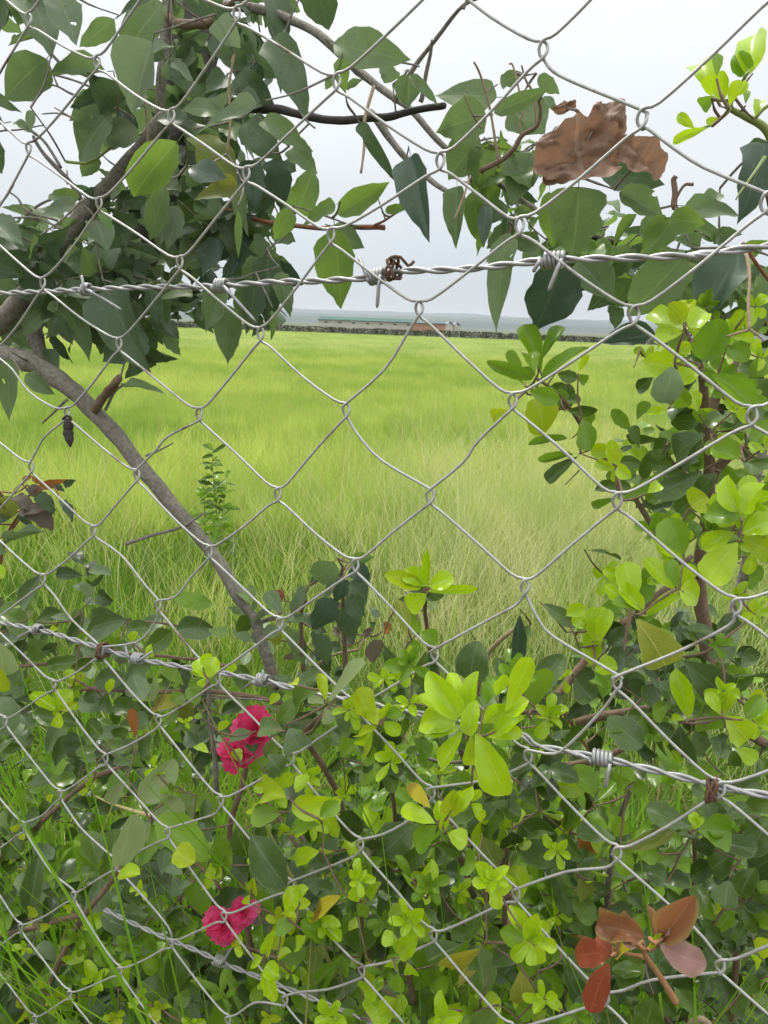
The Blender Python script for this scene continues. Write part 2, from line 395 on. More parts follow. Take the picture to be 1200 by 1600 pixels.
for i in range(7):
    a = x0 + (x1 - x0) * (i + .45) / 7
    bx_('vent', 'dark_gap', b, a, a + .9, Y0 - .05, Y0 + .1, 1.55, 1.85)
x2, x3 = gx(643, Y0 - 12), gx(696, Y0 - 12)
b2 = thing('brick_shed', ((x2 + x3) / 2, Y0 - 12, 0), 'low orange brick farm building at the right end of the long whitewashed shed', 'shed')
bx_('wall', 'brick_red', b2, x2, x3, Y0 - 12, Y0 - 6, 0, 2.25)
bx_('roof', 'tin_grey', b2, x2 - .3, x3 + .3, Y0 - 12.4, Y0 - 5.6, 2.253, 2.42)
def gable(px0, px1, y, hw, hr, lab):
    a, e = gx(px0, y), gx(px1, y); t_ = thing('small_shed', ((a + e) / 2, y, 0), lab, 'shed')
    bx_('wall', 'limewash', t_, a, e, y, y + 6, 0, hw)
    q = MB(); mid = (a + e) / 2
    for s0, s1 in ((a - .2, mid), (e + .2, mid)):
        b0 = len(q.v); q.v += [Vector(p) for p in ((s0, y - .3, hw), (s1, y - .3, hr), (s1, y + 6.3, hr), (s0, y + 6.3, hw), (s0, y - .3, hw - .1), (s1, y - .3, hr - .1), (s1, y + 6.3, hr - .1), (s0, y + 6.3, hw - .1))]
        q.f += [tuple(b0 + i for i in g) for g in ((0, 1, 2, 3), (7, 6, 5, 4), (0, 4, 5, 1), (3, 2, 6, 7))]
    q.r = [0] * len(q.v); q.build('roof', MATS['tin_grey'], t_, False)
gable(697, 708, Y0 + 5, 2.2, 3.2, 'small gabled shed standing against the orange brick building')
gable(709, 719, Y0 + 8, 2.1, 3.0, 'rightmost small gabled shed in the far farmyard')

# ------------------------------------------------------------------ chain link fence
CH = {0: (0, [(45,32),(152,99),(268,183),(385,273),(517,369),(655,483),(801,627),(964,783),(1150,948)]),
1: (1, [(45,234),(155,320),(281,412),(407,523),(541,642),(672,776),(820,917),(964,1067),(1125,1233)]),
2: (2, [(67,444),(186,539),(311,648),(434,773),(555,884),(679,1024),(825,1182),(964,1333),(1125,1509)]),
3: (2, [(-5,550),(105,646),(214,744),(327,863),(437,975),(560,1105),(674,1240),(806,1398),(945,1560)]),
4: (3, [(49,731),(146,830),(247,947),(340,1060),(455,1185),(563,1320),(677,1462),(800,1610)]),
5: (3, [(-22,820),(67,906),(157,1019),(248,1127),(345,1252),(455,1385),(565,1518)]),
6: (4, [(-12,972),(84,1071),(165,1187),(262,1302),(350,1432),(445,1563)]),
7: (5, [(8,1128),(93,1242),(181,1352),(267,1473),(356,1595)]),
8: (6, [(37,1293),(115,1400),(187,1518),(275,1640)]),
9: (6, [(-30,1345),(32,1450)]),
-1: (2, [(370,24),(526,129),(688,252),(812,353),(991,493),(1175,650)]),
-2: (3, [(690,-40),(849,78),(1003,186),(1197,317)]),
-3: (4, [(1010,-110),(1222,-28)])}
KN = {(a0 + i, b): p for b, (a0, l) in CH.items() for i, p in enumerate(l)}
MID = {((5,0),(5,1)): [(637,520),(600,578)], ((5,1),(6,1)): [(565,687),(600,722)], ((4,-2),(5,-2)): [(865,112),(905,132)],
((5,-2),(6,-2)): [(1012,201),(1045,226),(1100,262)], ((7,1),(7,2)): [(807,945),(770,965)], ((7,1),(8,1)): [(840,965),(865,995)],
((8,1),(8,2)): [(945,1105),(895,1158),(866,1178)], ((8,0),(8,1)): [(1138,978),(1060,1018)], ((9,2),(9,3)): [(945,1356),(885,1362)],
((5,4),(5,5)): [(242,973),(215,1003)], ((9,4),(9,5)): [(660,1480),(610,1502)], ((9,5),(9,6)): [(555,1532),(512,1546),(470,1550)],
((9,6),(9,7)): [(440,1571),(400,1566),(370,1585)], ((3,3),(3,4)): [(72,680),(56,706)], ((2,3),(3,3)): [(20,578),(45,612),(85,637)],
((4,2),(4,3)): [(262,682),(243,704)], ((5,3),(5,4)): [(300,900),(275,932)], ((6,3),(6,4)): [(425,990),(375,1027)],
((10,2),(10,3)): [(1117,1520),(1020,1531),(975,1547)], ((8,2),(8,3)): [(765,1218)], ((8,3),(8,4)): [(645,1278),(600,1303)],
((6,5),(6,6)): [(235,1145),(200,1165)], ((7,5),(7,6)): [(335,1272),(305,1282)], ((8,4),(8,5)): [(555,1337),(520,1352)],
((6,7),(6,8)): [(85,1255),(65,1275)], ((6,7),(7,7)): [(125,1292),(160,1325),(178,1340)], ((6,8),(7,8)): [(55,1325),(80,1362),(108,1385)],
((7,7),(8,7)): [(205,1380),(255,1437),(268,1460)], ((9,2),(10,2)): [(1080,1445),(1118,1490)], ((4,4),(5,4)): [(190,868),(225,912)],
((4,5),(5,5)): [(85,930),(112,968)], ((6,0),(6,1)): [(747,689),(722,724)], ((8,3),(9,3)): [(740,1320),(790,1372)]}
# regular lattice of the whole fence, in the plane, fitted to the measured knuckles
E1 = (RIGHT - NF * RIGHT.dot(NF)).normalized(); E2 = NF.cross(E1).normalized()
if E2.dot(UP) > 0: E2 = -E2
O0 = fp(600, 800)
def uv2w(u, v, off=0.0): return O0 + E1 * u + E2 * v + NF * off
def w2uv(p): d = p - O0; return d.dot(E1), d.dot(E2)
A = np.array([[a, b, 1] for a, b in KN]); Bm = np.array([w2uv(fp(*p)) for p in KN.values()])
FIT = np.linalg.lstsq(A.astype(float), Bm, rcond=None)[0]
KUV = {}
rr = random.Random(4)
for a in range(-14, 24):
    for b_ in range(-14, 24):
        if (a, b_) in KN: KUV[a, b_] = w2uv(fp(*KN[a, b_]))
        else:
            q = np.array([a, b_, 1.]) @ FIT
            # ease the measured distortion of the nearest known knuckle into the regular mesh
            best = min(((a - c) ** 2 + (b_ - d) ** 2, (c, d)) for (c, d) in KN)
            k = best[1]; res = np.array(w2uv(fp(*KN[k]))) - np.array([k[0], k[1], 1.]) @ FIT
            q = q + res * math.exp(-best[0] / 6) + np.array([rr.uniform(-.003, .003), rr.uniform(-.003, .003)])
            KUV[a, b_] = tuple(q)
ground_v = None
WR = .00084
fence = thing('chain_link_fence', fp(600, 2300), 'galvanised diamond mesh wire fence stretching right across the view', 'fence')
def mesh_wire(c):
    pts = []; nodes = sorted([(a + b_, a, b_) for a, b_ in KUV if a - b_ in (c, c + 1)])
    nodes = [(a, b_) for s, a, b_ in nodes if -1.05 < KUV[a, b_][1] < 1.55 and abs(KUV[a, b_][0]) < 1.25]
    if len(nodes) < 3: return
    for i, (a, b_) in enumerate(nodes):
        u, v = KUV[a, b_]; left = (a - b_ == c)            # True: this wire lies right of the knuckle and bulges left
        s = -1 if left else 1
        pts += [(u - s * .0004, v - .0044, s * WR * 1.1), (u + s * .0019, v - .0015, s * WR * .6), (u + s * .0019, v + .0015, -s * WR * .6), (u - s * .0004, v + .0044, -s * WR * 1.1)]
        if i + 1 < len(nodes):
            q = nodes[i + 1]; key = ((a, b_), q)
            if key in MID:
                for p in MID[key]: pts.append((*w2uv(fp(*p)), 0))
            else:
                u2, v2 = KUV[q]
                for tt in (.14, .5, .86):
                    bow = .0022 * math.sin(math.pi * tt) * rr.uniform(.2, 1.3)
                    du, dv = u2 - u, v2 - v
                    hook = (.0016 if tt == .14 else (-.0008 if tt == .86 else 0)) * (1 if dv > 0 else 1)
                    pts.append((u + du * tt, v + dv * tt + hook + bow, s * WR * .5 * (.5 - tt)))
    b = MB(); b.tube(spline([uv2w(*p) for p in pts], 3), WR, 7, rnd=rr.random()); b.build('wire', MATS['wire'], fence)
for c in range(-22, 24): mesh_wire(c)

# ------------------------------------------------------------------ barbed wire
def strand_path(px, off):
    P = [fp(x, y, 0) + NF * off for x, y in px]
    d0 = (P[0] - P[1]).normalized(); d1 = (P[-1] - P[-2]).normalized()
    return spline(([P[0] + d0 * .9, P[0] + d0 * .35] if px[0][0] < 90 else []) + P + [P[-1] + d1 * .35, P[-1] + d1 * .9], 14)
def resample(P, step):
    out = [P[0]]; acc = 0
    for a, b in zip(P, P[1:]):
        L = (b - a).length; t = step - acc
        while t < L: out.append(a.lerp(b, t / L)); t += step
        acc = (acc + L) % step if L else acc
    return out
def barbed(px, off, label, barbs, ties, loc, pitch=.034, ends=None):
    t_ = thing('barbed_wire', loc, label, 'barbed wire', 'barbed wire strands tied to the mesh fence')
    P = resample(strand_path(px, off), .0028)
    R = .0011
    for k in (0, 1):
        pts = []
        for i, p in enumerate(P):
            d = (P[min(i + 1, len(P) - 1)] - P[max(i - 1, 0)]).normalized()
            a = d.cross(Vector((0, 0, 1))).normalized(); b = d.cross(a); g = 2 * math.pi * i * .0028 / pitch + k * math.pi
            pts.append(p + (a * math.cos(g) + b * math.sin(g)) * R)
        q = MB(); q.tube(pts, R, 6, rnd=k * .5); q.build('strand', MATS['barbwire'], t_)
    for (bx0, by0, spikes, turns) in barbs:
        c = fp(bx0, by0) + NF * off
        i = min(range(len(P)), key=lambda j: (P[j] - c).length); c = P[i]; d = (P[i + 2] - P[i - 2]).normalized()
        a = d.cross(Vector((0, 0, 1))).normalized(); b = d.cross(a); q = MB(); nn = turns * 10
        coil = [c + d * (.0022 * (j / 10 - turns / 2)) + (a * math.cos(j * .628) + b * math.sin(j * .628)) * .0038 for j in range(nn + 1)]
        q.tube(coil, .00115, 6)
        for (sx, sy, so_) in spikes:
            e = fp(sx, sy) + NF * (off + so_)
            st = coil[0] if (e - coil[0]).length < (e - coil[-1]).length else coil[-1]
            q.tube([st, st.lerp(e, .3) + NF * so_ * .2, st.lerp(e, .9), e], [.00115, .00115, .0011, .0005], 6)
        q.build('barb', MATS['barbwire'], t_)
    for (tx, ty, extra) in ties:
        c = fp(tx, ty) + NF * (off * .5); d = (fp(tx + 30, ty - 4) - fp(tx, ty)).normalized(); q = MB()
        pts = []
        for j in range(34):
            g = j * .55; rr_ = .0058 + .001 * math.sin(j * 1.7)
            pts.append(c + d * (.0012 * math.sin(j * .9)) * 2 + NF * math.cos(g) * rr_ + E2 * math.sin(g) * rr_ * .95)
        if extra:
            pts += [fp(*p) + NF * z for *p, z in extra]
        q.tube(spline(pts, 2), .00095, 6); q.build('tie_wire', MATS['rusty'], t_)
    return t_
barbed([(0,457),(128,451),(230,447),(335,445),(420,439),(500,437),(578,431),(615,422),(690,420),(760,415),(850,405),(1000,400),(1110,394),(1200,381)], .0048,
  'upper twisted barbed wire crossing the sky and leaves just above the far hedgerow',
  [(128,452,[(126,430,-.004),(172,482,.006)],3),(335,445,[(390,502,.002),(312,460,.004)],4),(582,431,[(552,399,.002),(588,481,-.004)],4),(862,404,[(832,425,-.004),(858,455,-.006),(800,395,.02)],5),(-60,462,[(-70,440,0)],3)],
  [(612,421,[(618,405,-.006),(632,404,-.005),(640,416,-.002),(647,408,0)])], fp(600, 428))
barbed([(-6,975),(60,988),(110,1003),(157,1018),(220,1035),(345,1056),(420,1070),(455,1080),(640,1118),(800,1150),(835,1170),(930,1189),(1000,1205),(1112,1233),(1160,1243),(1210,1252)], .0048,
  'middle sagging barbed wire running through the shrubs with rusty ties',
  [(50,986,[(57,978,-.006),(10,1003,.004)],3),(208,1030,[(190,1008,-.002),(228,1022,.002)],4),(403,1066,[(408,1048,-.003),(372,1080,.003)],4),(936,1190,[(946,1230,-.006),(880,1180,.002)],5)],
  [(158,1018,[]),(1112,1236,[])], fp(600, 1110))
barbed([(100,1470),(170,1506),(212,1526),(250,1543),(300,1568),(350,1590),(400,1612)], .045,
  'lowest barbed wire slanting through the dark leaves at the bottom left corner',
  [(285,1562,[(310,1535,-.004),(300,1580,.004)],4)], [], fp(250, 1545))

# ------------------------------------------------------------------ leaves
PROF = {
 'ov': ([0,.04,.12,.25,.4,.55,.7,.82,.92,1], [.05,.42,.78,.98,1,.9,.68,.42,.17,.0]),
 'he': ([0,.03,.10,.22,.36,.52,.68,.82,.92,1], [.18,.70,.94,1,.96,.83,.62,.36,.14,.0]),
 'el': ([0,.06,.16,.3,.45,.6,.74,.86,.95,1], [.04,.30,.62,.9,1,.97,.82,.56,.27,.0]),
 'ob': ([0,.08,.2,.35,.5,.65,.78,.88,.96,1], [.08,.22,.46,.70,.88,.98,1,.88,.58,.12]),
 'ro': ([0,.05,.14,.28,.42,.58,.72,.85,.95,1], [.12,.46,.76,.95,1,.98,.88,.68,.40,.06]),
 'na': ([0,.08,.2,.35,.5,.65,.78,.88,.96,1], [.10,.35,.62,.86,1,.98,.86,.64,.36,.0])}
LM = {}
def smoothprof(shape, n=13):
    T, Wd = PROF[shape]; k = 60
    tt = np.linspace(0, 1, k); P = spline([(a, b, 0) for a, b in zip(T, Wd)], 6); xs = [p[0] for p in P]; ys = [max(0, p[1]) for p in P]
    s = [0]
    for a, b in zip(P, P[1:]): s.append(s[-1] + math.hypot(b[0] - a[0], (b[1] - a[1]) * .5))
    q = np.linspace(0, s[-1], n); return list(np.interp(q, s, xs)), list(np.interp(q, s, ys))
def leafshape(shape, var, nu=6, bend=.0, fold=.15, ripple=.03, notch=0, petiole=True, seed=0):
    key = (shape, var)
    if key in LM: return LM[key]
    r = random.Random(hash((shape, var, 5)) if False else sum(map(ord, shape)) * 31 + var * 7 + seed)
    T, Wd = smoothprof(shape); nv = len(T); v = []; uv = []; f = []
    bend_ = bend + r.uniform(-.3, .55); fold_ = fold * r.uniform(.4, 2.4); rip = ripple * r.uniform(.8, 2.6); tw = r.uniform(-.7, .7); sk = r.uniform(-.05, .05)
    ph = r.uniform(0, 6); asym = r.uniform(-.08, .08)
    us = [-1 + 2 * i / nu for i in range(nu + 1)]
    y = 0; z = 0; prev = 0
    for i, t in enumerate(T):
        ang = -bend_ * (t ** 1.3) * 1.6
        y += (t - prev) * math.cos(ang); z += (t - prev) * math.sin(ang); prev = t
        for u in us:
            hw = .5 * Wd[i] * (1 + asym * (1 if u > 0 else -1)) * (1 + .05 * math.sin(t * 17 + ph + (2 if u > 0 else 0)) * (1 if abs(u) > .9 else 0))
            if notch and abs(u) > .9: hw *= 1 - notch * max(0, noise.noise(Vector((t * 9, u * 3, var * 5 + 1)))) * 2
            a = tw * t
            lx = u * hw; lz = fold_ * abs(u) ** 1.2 * hw * 2 * .5 + rip * math.sin(t * 11 + ph + u * 1.5) * abs(u) * min(1, Wd[i])
            px = lx * math.cos(a) - lz * math.sin(a) + sk * math.sin(t * 3.1); pz = lx * math.sin(a) + lz * math.cos(a)
            v.append((px, y, z + pz)); uv.append((u * .5 + .5, t))
    W = nu + 1
    for i in range(nv - 1):
        for j in range(nu): f.append((i * W + j, i * W + j + 1, (i + 1) * W + j + 1, (i + 1) * W + j))
    if petiole:
        b = len(v)
        for (py, pz, rr_) in ((-.13, .02, .012), (-.05, .004, .011), (.02, 0, .008)):
            for k in range(3):
                g = 2.094 * k; v.append((math.cos(g) * rr_, py, pz + math.sin(g) * rr_)); uv.append((.5, .02))
        for i in (0, 1):
            for k in range(3): f.append((b + i * 3 + k, b + i * 3 + (k + 1) % 3, b + i * 3 + 3 + (k + 1) % 3, b + i * 3 + 3 + k))
    LM[key] = (v, f, uv); return LM[key]
MESHES = {}
KIND = {  # shape choices, mesh options, per material family
 'tree': (['ov', 'ov', 'he'], dict(bend=.1, fold=.22, ripple=.035, notch=.25)),
 'hedge': (['ob', 'ro', 'ob', 'na'], dict(bend=.12, fold=.2, ripple=.02)),
 'lime': (['ob', 'ob', 'ro'], dict(bend=.16, fold=.28, ripple=.02)),
 'dry': (['he', 'ro'], dict(bend=.2, fold=.5, ripple=.13, notch=.5)),
 'elli': (['el', 'na'], dict(bend=.15, fold=.22, ripple=.03)),
 'curl': (['na', 'el'], dict(bend=.75, fold=.45, ripple=.05)),
}
def leafmesh(kind, mat, rnd):
    shapes, opt = KIND[kind]; s = rnd.choice(shapes); var = rnd.randrange(5) + 10 * list(KIND).index(kind)
    key = (s, var, mat)
    if key not in MESHES:
        v, f, uv = leafshape(s, var, **opt); MESHES[key] = mesh('leaf', v, f, MATS[mat], uv=uv)
    return MESHES[key]
RL = random.Random(21)
LIME = {'L', 'LY', 'G'}
# shoots that have grown out through the mesh stand in front of it
FRONT = [(725,1135,98),(500,1115,72),(450,1262,68),(322,1050,26),(283,1306,26),(425,1345,32),(455,1425,48),(580,1130,52),(690,1280,50),(1010,1480,110),(640,1500,40),(395,1520,30),(185,1365,18)]
class Plant:
    def __init__(s, name, loc, label, cat, group=None):
        s.root = thing(name, loc, label, cat, group); s.bases = []; s.n = 0; s.stuff = {}; s.stems = []
    def basis(s, B, T, wd, rnd, tilt=.55):
        yv = T - B; L = yv.length; yv = yv / L
        n = (CAM - B).normalized() + Vector((rnd.uniform(-tilt, tilt), rnd.uniform(-tilt, tilt), rnd.uniform(-tilt * .3, tilt * 1.9)))
        n = (n - yv * n.dot(yv)).normalized(); x = yv.cross(n)
        sz = (L + wd) * .5
        M = Matrix(((x.x * wd, yv.x * L, n.x * sz, B.x), (x.y * wd, yv.y * L, n.y * sz, B.y), (x.z * wd, yv.z * L, n.z * sz, B.z), (0, 0, 0, 1)))
        return M
    def leaf(s, B, T, wd, mat, kind, rnd=RL, label=None, tilt=.55, name='leaf', base=True):
        M = s.basis(B, T, wd, rnd, tilt)
        o = bpy.data.objects.new(name, leafmesh(kind, mat, rnd)); COL.objects.link(o)
        o.parent = s.root; o.matrix_parent_inverse = Matrix.Translation(-Vector(s.root.location)); o.matrix_basis = M
        if label: o['label'] = label
        if base: s.bases.append(B - (T - B) * .12)
        s.n += 1; return o
    def bulk(s, B, T, wd, mat, kind, rnd=RL, tilt=.8):
        shapes, opt = KIND[kind]; sh = rnd.choice(shapes); var = rnd.randrange(5) + 10 * list(KIND).index(kind)
        v, f, uv = leafshape(sh, var, **opt); M = s.basis(B, T, wd, rnd, tilt)
        a = np.array(v) @ np.array(M.to_3x3()).T + np.array(M.translation)
        q = s.stuff.setdefault(mat, [[], [], [], [], 0]); q[0].append(a); q[1] += [tuple(i + q[4] for i in g) for g in f]; q[2] += uv; q[3] += [rnd.random()] * len(v); q[4] += len(v)
        s.bases.append(B - (T - B) * .12)
    def heroes(s, data, kind='hedge', lo=.08, hi=.22):
        for item in data.replace('\n', ';').split(';'):
            k = item.split()
            if not k: continue
            bx, by, tx, ty, wpx = map(float, k[:5]); mat = k[5]; d = None; kd = kind; lab = None; fr = any((bx - a) ** 2 + (by - b) ** 2 < c * c or (tx - a) ** 2 + (ty - b) ** 2 < c * c for a, b, c in FRONT)
            if mat in LIME and kind == 'hedge': kd = 'lime'
            for o in k[6:]:
                if o[0] == '@': kd = o[1:]
                elif o[0] == '"': lab = o[1:].replace('_', ' ')
                else: d = float(o)
            if d is None:
                d = RL.uniform(lo, hi)
                if mat in ('L', 'LY'): d = RL.uniform(lo * .4, lo + .2 * (hi - lo))
            if mat == 'L' and (bx - 725) ** 2 + (by - 1135) ** 2 > 9000: mat = RL.choice(['L', 'L', 'L', 'LY', 'L', 'G']) if kd != 'elli' else 'L'; wpx *= 1.14
            if fr and d < .075: d = -.012 - .55 * (.075 - d)
            B = fp(bx, by, d); L = math.hypot(tx - bx, ty - by) * dep(B) / F
            T = fp(tx, ty, max(d + RL.uniform(-.4, .4) * L, .012 if d > 0 else -9)); T = B + (T - B) * 1.04
            s.leaf(B, T, wpx * dep(B) / F * 1.06, mat, kd, label=lab, tilt=.25 if mat in ('L', 'LY', 'G') else .45)
    def rosette(s, x, y, R, n, mat='L', d=.05, kind='lime', w=.55):
        """a shoot tip: leaves fanned around (x, y)"""
        c = fp(x, y, d); sc = dep(c) / F; a0 = RL.uniform(0, 6)
        for i in range(n):
            g = a0 + i * 2.4 + RL.uniform(-.3, .3); el = .15 + .9 * i / n
            Rr = R * (1.0 - .45 * i / n) * RL.uniform(.85, 1.15) * sc
            dirv = (RIGHT * math.cos(g) + UP * math.sin(g)) * math.cos(el) - FWD * math.sin(el) * .8 + Vector((0, 0, .25))
            B = c + dirv * Rr * .08; s.leaf(B, B + dirv.normalized() * Rr, Rr * w * RL.uniform(.85, 1.1), mat, kind, tilt=.3, base=(i == 0))
    def fill(s, poly, n, size, mats, dr, kind='hedge', parts=0, updown=0, tilt=.8):
        xs = [p[0] for p in poly]; ys = [p[1] for p in poly]; k = 0; tries = 0; px, py = 0, 0; left = 0
        while k < n and tries < n * 40:
            tries += 1
            x = RL.uniform(min(xs), max(xs)); y = RL.uniform(min(ys), max(ys)); ins = False; j = len(poly) - 1
            for i in range(len(poly)):
                if (poly[i][1] > y) != (poly[j][1] > y) and x < (poly[j][0] - poly[i][0]) * (y - poly[i][1]) / (poly[j][1] - poly[i][1]) + poly[i][0]: ins = not ins
                j = i
            if not ins: continue
            m = RL.randint(2, 6); d = RL.uniform(*dr); c = fp(x, y, d); a0 = RL.uniform(0, 6)
            if c.z < .05: continue
            ax = Vector((RL.uniform(-.6, .6), RL.uniform(-.8, .2), RL.uniform(.3, 1) * (-1 if updown < 0 else 1))).normalized()
            p1 = ax.orthogonal().normalized(); p2 = ax.cross(p1); mat = RL.choice(mats)
            for i in range(m):
                g = a0 + i * 2.4; L = RL.uniform(*size) * dep(fp(x, y, 0)) / F * 1.15
                dv = (p1 * math.cos(g) + p2 * math.sin(g)) * RL.uniform(.7, 1.1) + ax * RL.uniform(.1, .8); dv.normalize()
                B = c + ax * (.006 * i) + dv * .004; T = B + dv * L; wd = L * RL.uniform(.5, .72)
                mm = mat if RL.random() < .75 else RL.choice(mats)
                if k < parts: s.leaf(B, T, wd, mm, kind, tilt=tilt, base=(i == 0))
                else:
                    nb = len(s.bases); s.bulk(B, T, wd, mm, kind, tilt=tilt)
                    if i: s.bases.pop()
                k += 1
    def stem(s, pts, w0, w1, mat, d0=.15, d1=None, name='branch', n=8, rough=.25, cap=True, label=None, side=True):
        d1 = d0 if d1 is None else d1; k = len(pts)
        P = [fp(p[0], p[1], p[2] if len(p) > 2 else d0 + (d1 - d0) * i / max(1, k - 1)) for i, p in enumerate(pts)]
        Q = spline(P, 6); m = len(Q)
        for i in range(1, m - 1):
            Q[i] = Q[i] + noise.noise_vector(Q[i] * 25) * .0022 * min(1, w0 / 10)
        rad = [max(.0004, (w0 + (w1 - w0) * i / (m - 1)) * .5 * dep(Q[i]) / F * (1 + .10 * noise.noise(Q[i] * 70))) for i in range(m)]
        b = MB(); b.tube(Q, rad, n, rough=rough); o = b.build(name, MATS[mat], s.root)
        if label: o['label'] = label
        s.stems += Q; return o
    def finish(s, twigmat='bark_brown', maxlen=.075, r=.0009, label=None):
        for mat, q in s.stuff.items():
            o = link('leaf_mass', mesh('leaf_mass', np.concatenate(q[0]).tolist(), q[1], MATS[mat], uv=q[2], rnd=q[3]), s.root); o['kind'] = 'stuff'
        # twigs: join every leaf base to the nearest stem or twig already in place
        if not s.bases: return
        Pn = np.array([tuple(p) for p in s.stems] + [tuple(p) for p in s.bases]); ns = max(1, len(s.stems)); n = len(Pn)
        ins = np.zeros(n, bool); ins[:ns] = True
        dist = np.full(n, 9e9); par = np.zeros(n, int)
        for i in range(ns):
            dd = np.linalg.norm(Pn - Pn[i], axis=1); u = dd < dist; dist[u] = dd[u]; par[u] = i
        b = MB()
        for _ in range(n - ns):
            dm = np.where(ins, 9e9, dist); i = int(dm.argmin()); ins[i] = True
            if .002 < dist[i] < maxlen:
                A_, B_ = Vector(Pn[par[i]]), Vector(Pn[i]); L = (B_ - A_).length
                mid = A_.lerp(B_, .5) + Vector((RL.uniform(-1, 1), RL.uniform(-1, 1), RL.uniform(-1.2, .4))) * L * .07
                b.tube(spline([A_, mid, B_], 3), [r * 1.2] * 4 + [r * .8] * 3, 4, cap=False, rnd=RL.random())
            dd = np.linalg.norm(Pn - Pn[i], axis=1); u = dd < dist; dist[u] = dd[u]; par[u] = i
        if b.v: o = b.build('twigs', MATS[twigmat], s.root); o['kind'] = 'stuff'

# ================================================================== broad-leaved tree, top
tree = Plant('broadleaf_tree', fp(300, 620, .5), 'broad-leaved tree with dark hanging leaves arching over the top of the view', 'tree')
S = tree.stem
S([(255,-60),(300,0),(305,80),(290,160),(270,240),(250,330),(200,430),(140,520)], 80, 50, 'bark_dark', .46, .34, 'trunk', 12)
S([(262,-20),(258,60),(252,130),(248,190)], 20, 14, 'bark_grey', .26, .26)
S([(385,-10),(330,35),(285,38),(258,25)], 12, 15, 'bark_brown', .24, .26)
S([(262,175),(215,235),(165,292),(120,345),(70,410),(35,465),(-10,510),(-60,545)], 18, 34, 'bark_grey', .24, .16)
S([(-60,530),(0,552),(60,572),(110,605),(150,645),(190,690),(232,745),(280,800),(330,865),(370,925),(400,975),(418,1030),(430,1075)], 33, 15, 'bark_grey', .16, .20, label='long bare grey branch slanting down to the shrubs')
S([(70,575),(55,520),(60,470),(50,430)], 20, 30, 'bark_grey', .2, .25)
S([(150,640),(165,615),(188,590)], 14, 11, 'bark_brown', .165, .14, 'stub', rough=.9)
S([(165,640),(178,612),(195,600)], 5, 4, 'bark_grey', .165, .14)
S([(340,5),(430,22),(500,55),(560,110),(610,150),(650,180),(700,235),(760,272),(800,300),(850,338)], 15, 7, 'bark_grey', .26, .16)
S([(380,168),(430,172),(480,181),(540,186),(600,183),(640,174),(694,165)], 15, 10, 'bark_dark', .22, .15, label='bare branch with a cut end reaching into the open sky')
S([(578,175),(610,215),(640,252),(672,280),(700,300),(735,318),(760,322)], 13, 4, 'bark_grey', .2, .15)
S([(752,268),(785,250),(803,232),(815,212),(838,198),(846,175),(843,155)], 9, 5, 'bark_brown', .15, .13)
S([(815,212),(812,190),(818,170),(803,108),(796,100)], 4, 3, 'twig_tan', .14, .13)
S([(780,262),(774,215),(765,160),(752,120),(740,97)], 5, 3, 'twig_tan', .15, .12)
S([(838,198),(835,150),(822,125),(815,102)], 4, 3, 'twig_tan', .14, .12)
S([(752,200),(740,180),(725,146)], 3, 3, 'twig_tan', .13, .11)
S([(735,275),(725,305),(708,345)], 4, 3, 'twig_tan', .14, .12)
S([(615,160),(648,105),(680,62),(705,30),(728,8),(762,-8)], 8, 5, 'bark_grey', .2, .16)
S([(657,160),(663,120),(672,85),(676,62)], 7, 5, 'bark_grey', .2, .18)
S([(575,88),(600,93),(630,99),(655,104)], 4, 3, 'bark_grey', .2, .18)
S([(724,15),(730,0),(738,-20)], 5, 4, 'bark_grey', .16, .16)
S([(584,135),(577,160),(570,190),(568,230),(564,270)], 6, 4, 'twig_tan', .18, .15)
S([(445,50),(447,90),(457,140),(470,175),(492,200)], 5, 3, 'bark_grey', .2, .15)
S([(345,325),(380,338),(420,346),(470,354),(530,356),(560,356),(600,356)], 7, 8, 'twig_red', .22, .15)
S([(585,352),(600,346),(625,330)], 4, 3, 'twig_red', .15, .14)
S([(362,100),(366,88),(358,140),(360,190),(355,240)], 4, 4, 'twig_tan', .14, .14)
S([(95,262),(70,222),(50,205),(40,195)], 5, 4, 'bark_grey', .17, .16)
S([(125,312),(100,275),(70,240),(52,212)], 8, 5, 'bark_grey', .2, .17)
S([(0,205),(30,203),(68,196)], 3, 2, 'bark_grey', .17, .17)
S([(190,182),(165,150),(140,120),(100,105),(72,70),(68,55)], 8, 3, 'bark_grey', .24, .18)
S([(170,150),(130,130),(90,118),(60,112)], 4, 3, 'bark_grey', .2, .2)
S([(185,192),(150,165),(110,145),(85,133),(56,131)], 4, 3, 'bark_grey', .18, .18)
S([(90,133),(80,110),(74,92)], 3, 2, 'bark_grey', .18, .18)
S([(160,202),(125,190),(95,178),(66,178)], 3, 2, 'bark_grey', .18, .18)
S([(155,203),(110,183),(85,168)], 3, 2, 'twig_tan', .17, .17)
S([(102,252),(140,253),(175,232),(222,208)], 5, 4, 'stem_green', .15, .2)
S([(90,345),(55,335),(38,325),(28,310),(15,300)], 4, 3, 'bark_grey', .18, .17)
S([(0,320),(12,305),(22,288)], 4, 2, 'bark_grey', .17, .17)
S([(100,360),(60,342),(30,340),(-10,342)], 4, 3, 'bark_grey', .18, .18)
S([(40,335),(60,322),(80,312)], 4, 4, 'bark_grey', .22, .22)
S([(232,235),(230,190),(226,150)], 4, 4, 'twig_tan', .2, .2)
S([(105,288),(104,266)], 3, 2, 'bark_grey', .18, .18)
S([(105,625),(90,640),(70,658),(66,662)], 5, 2, 'bark_grey', .16, .17)
S([(228,712),(245,705),(270,692)], 4, 2, 'bark_grey', .17, .17)
S([(322,800),(285,823),(240,836),(197,850)], 3, 6, 'bark_grey', .18, .16)
S([(395,975),(425,965),(440,955)], 8, 6, 'bark_grey', .2, .2)
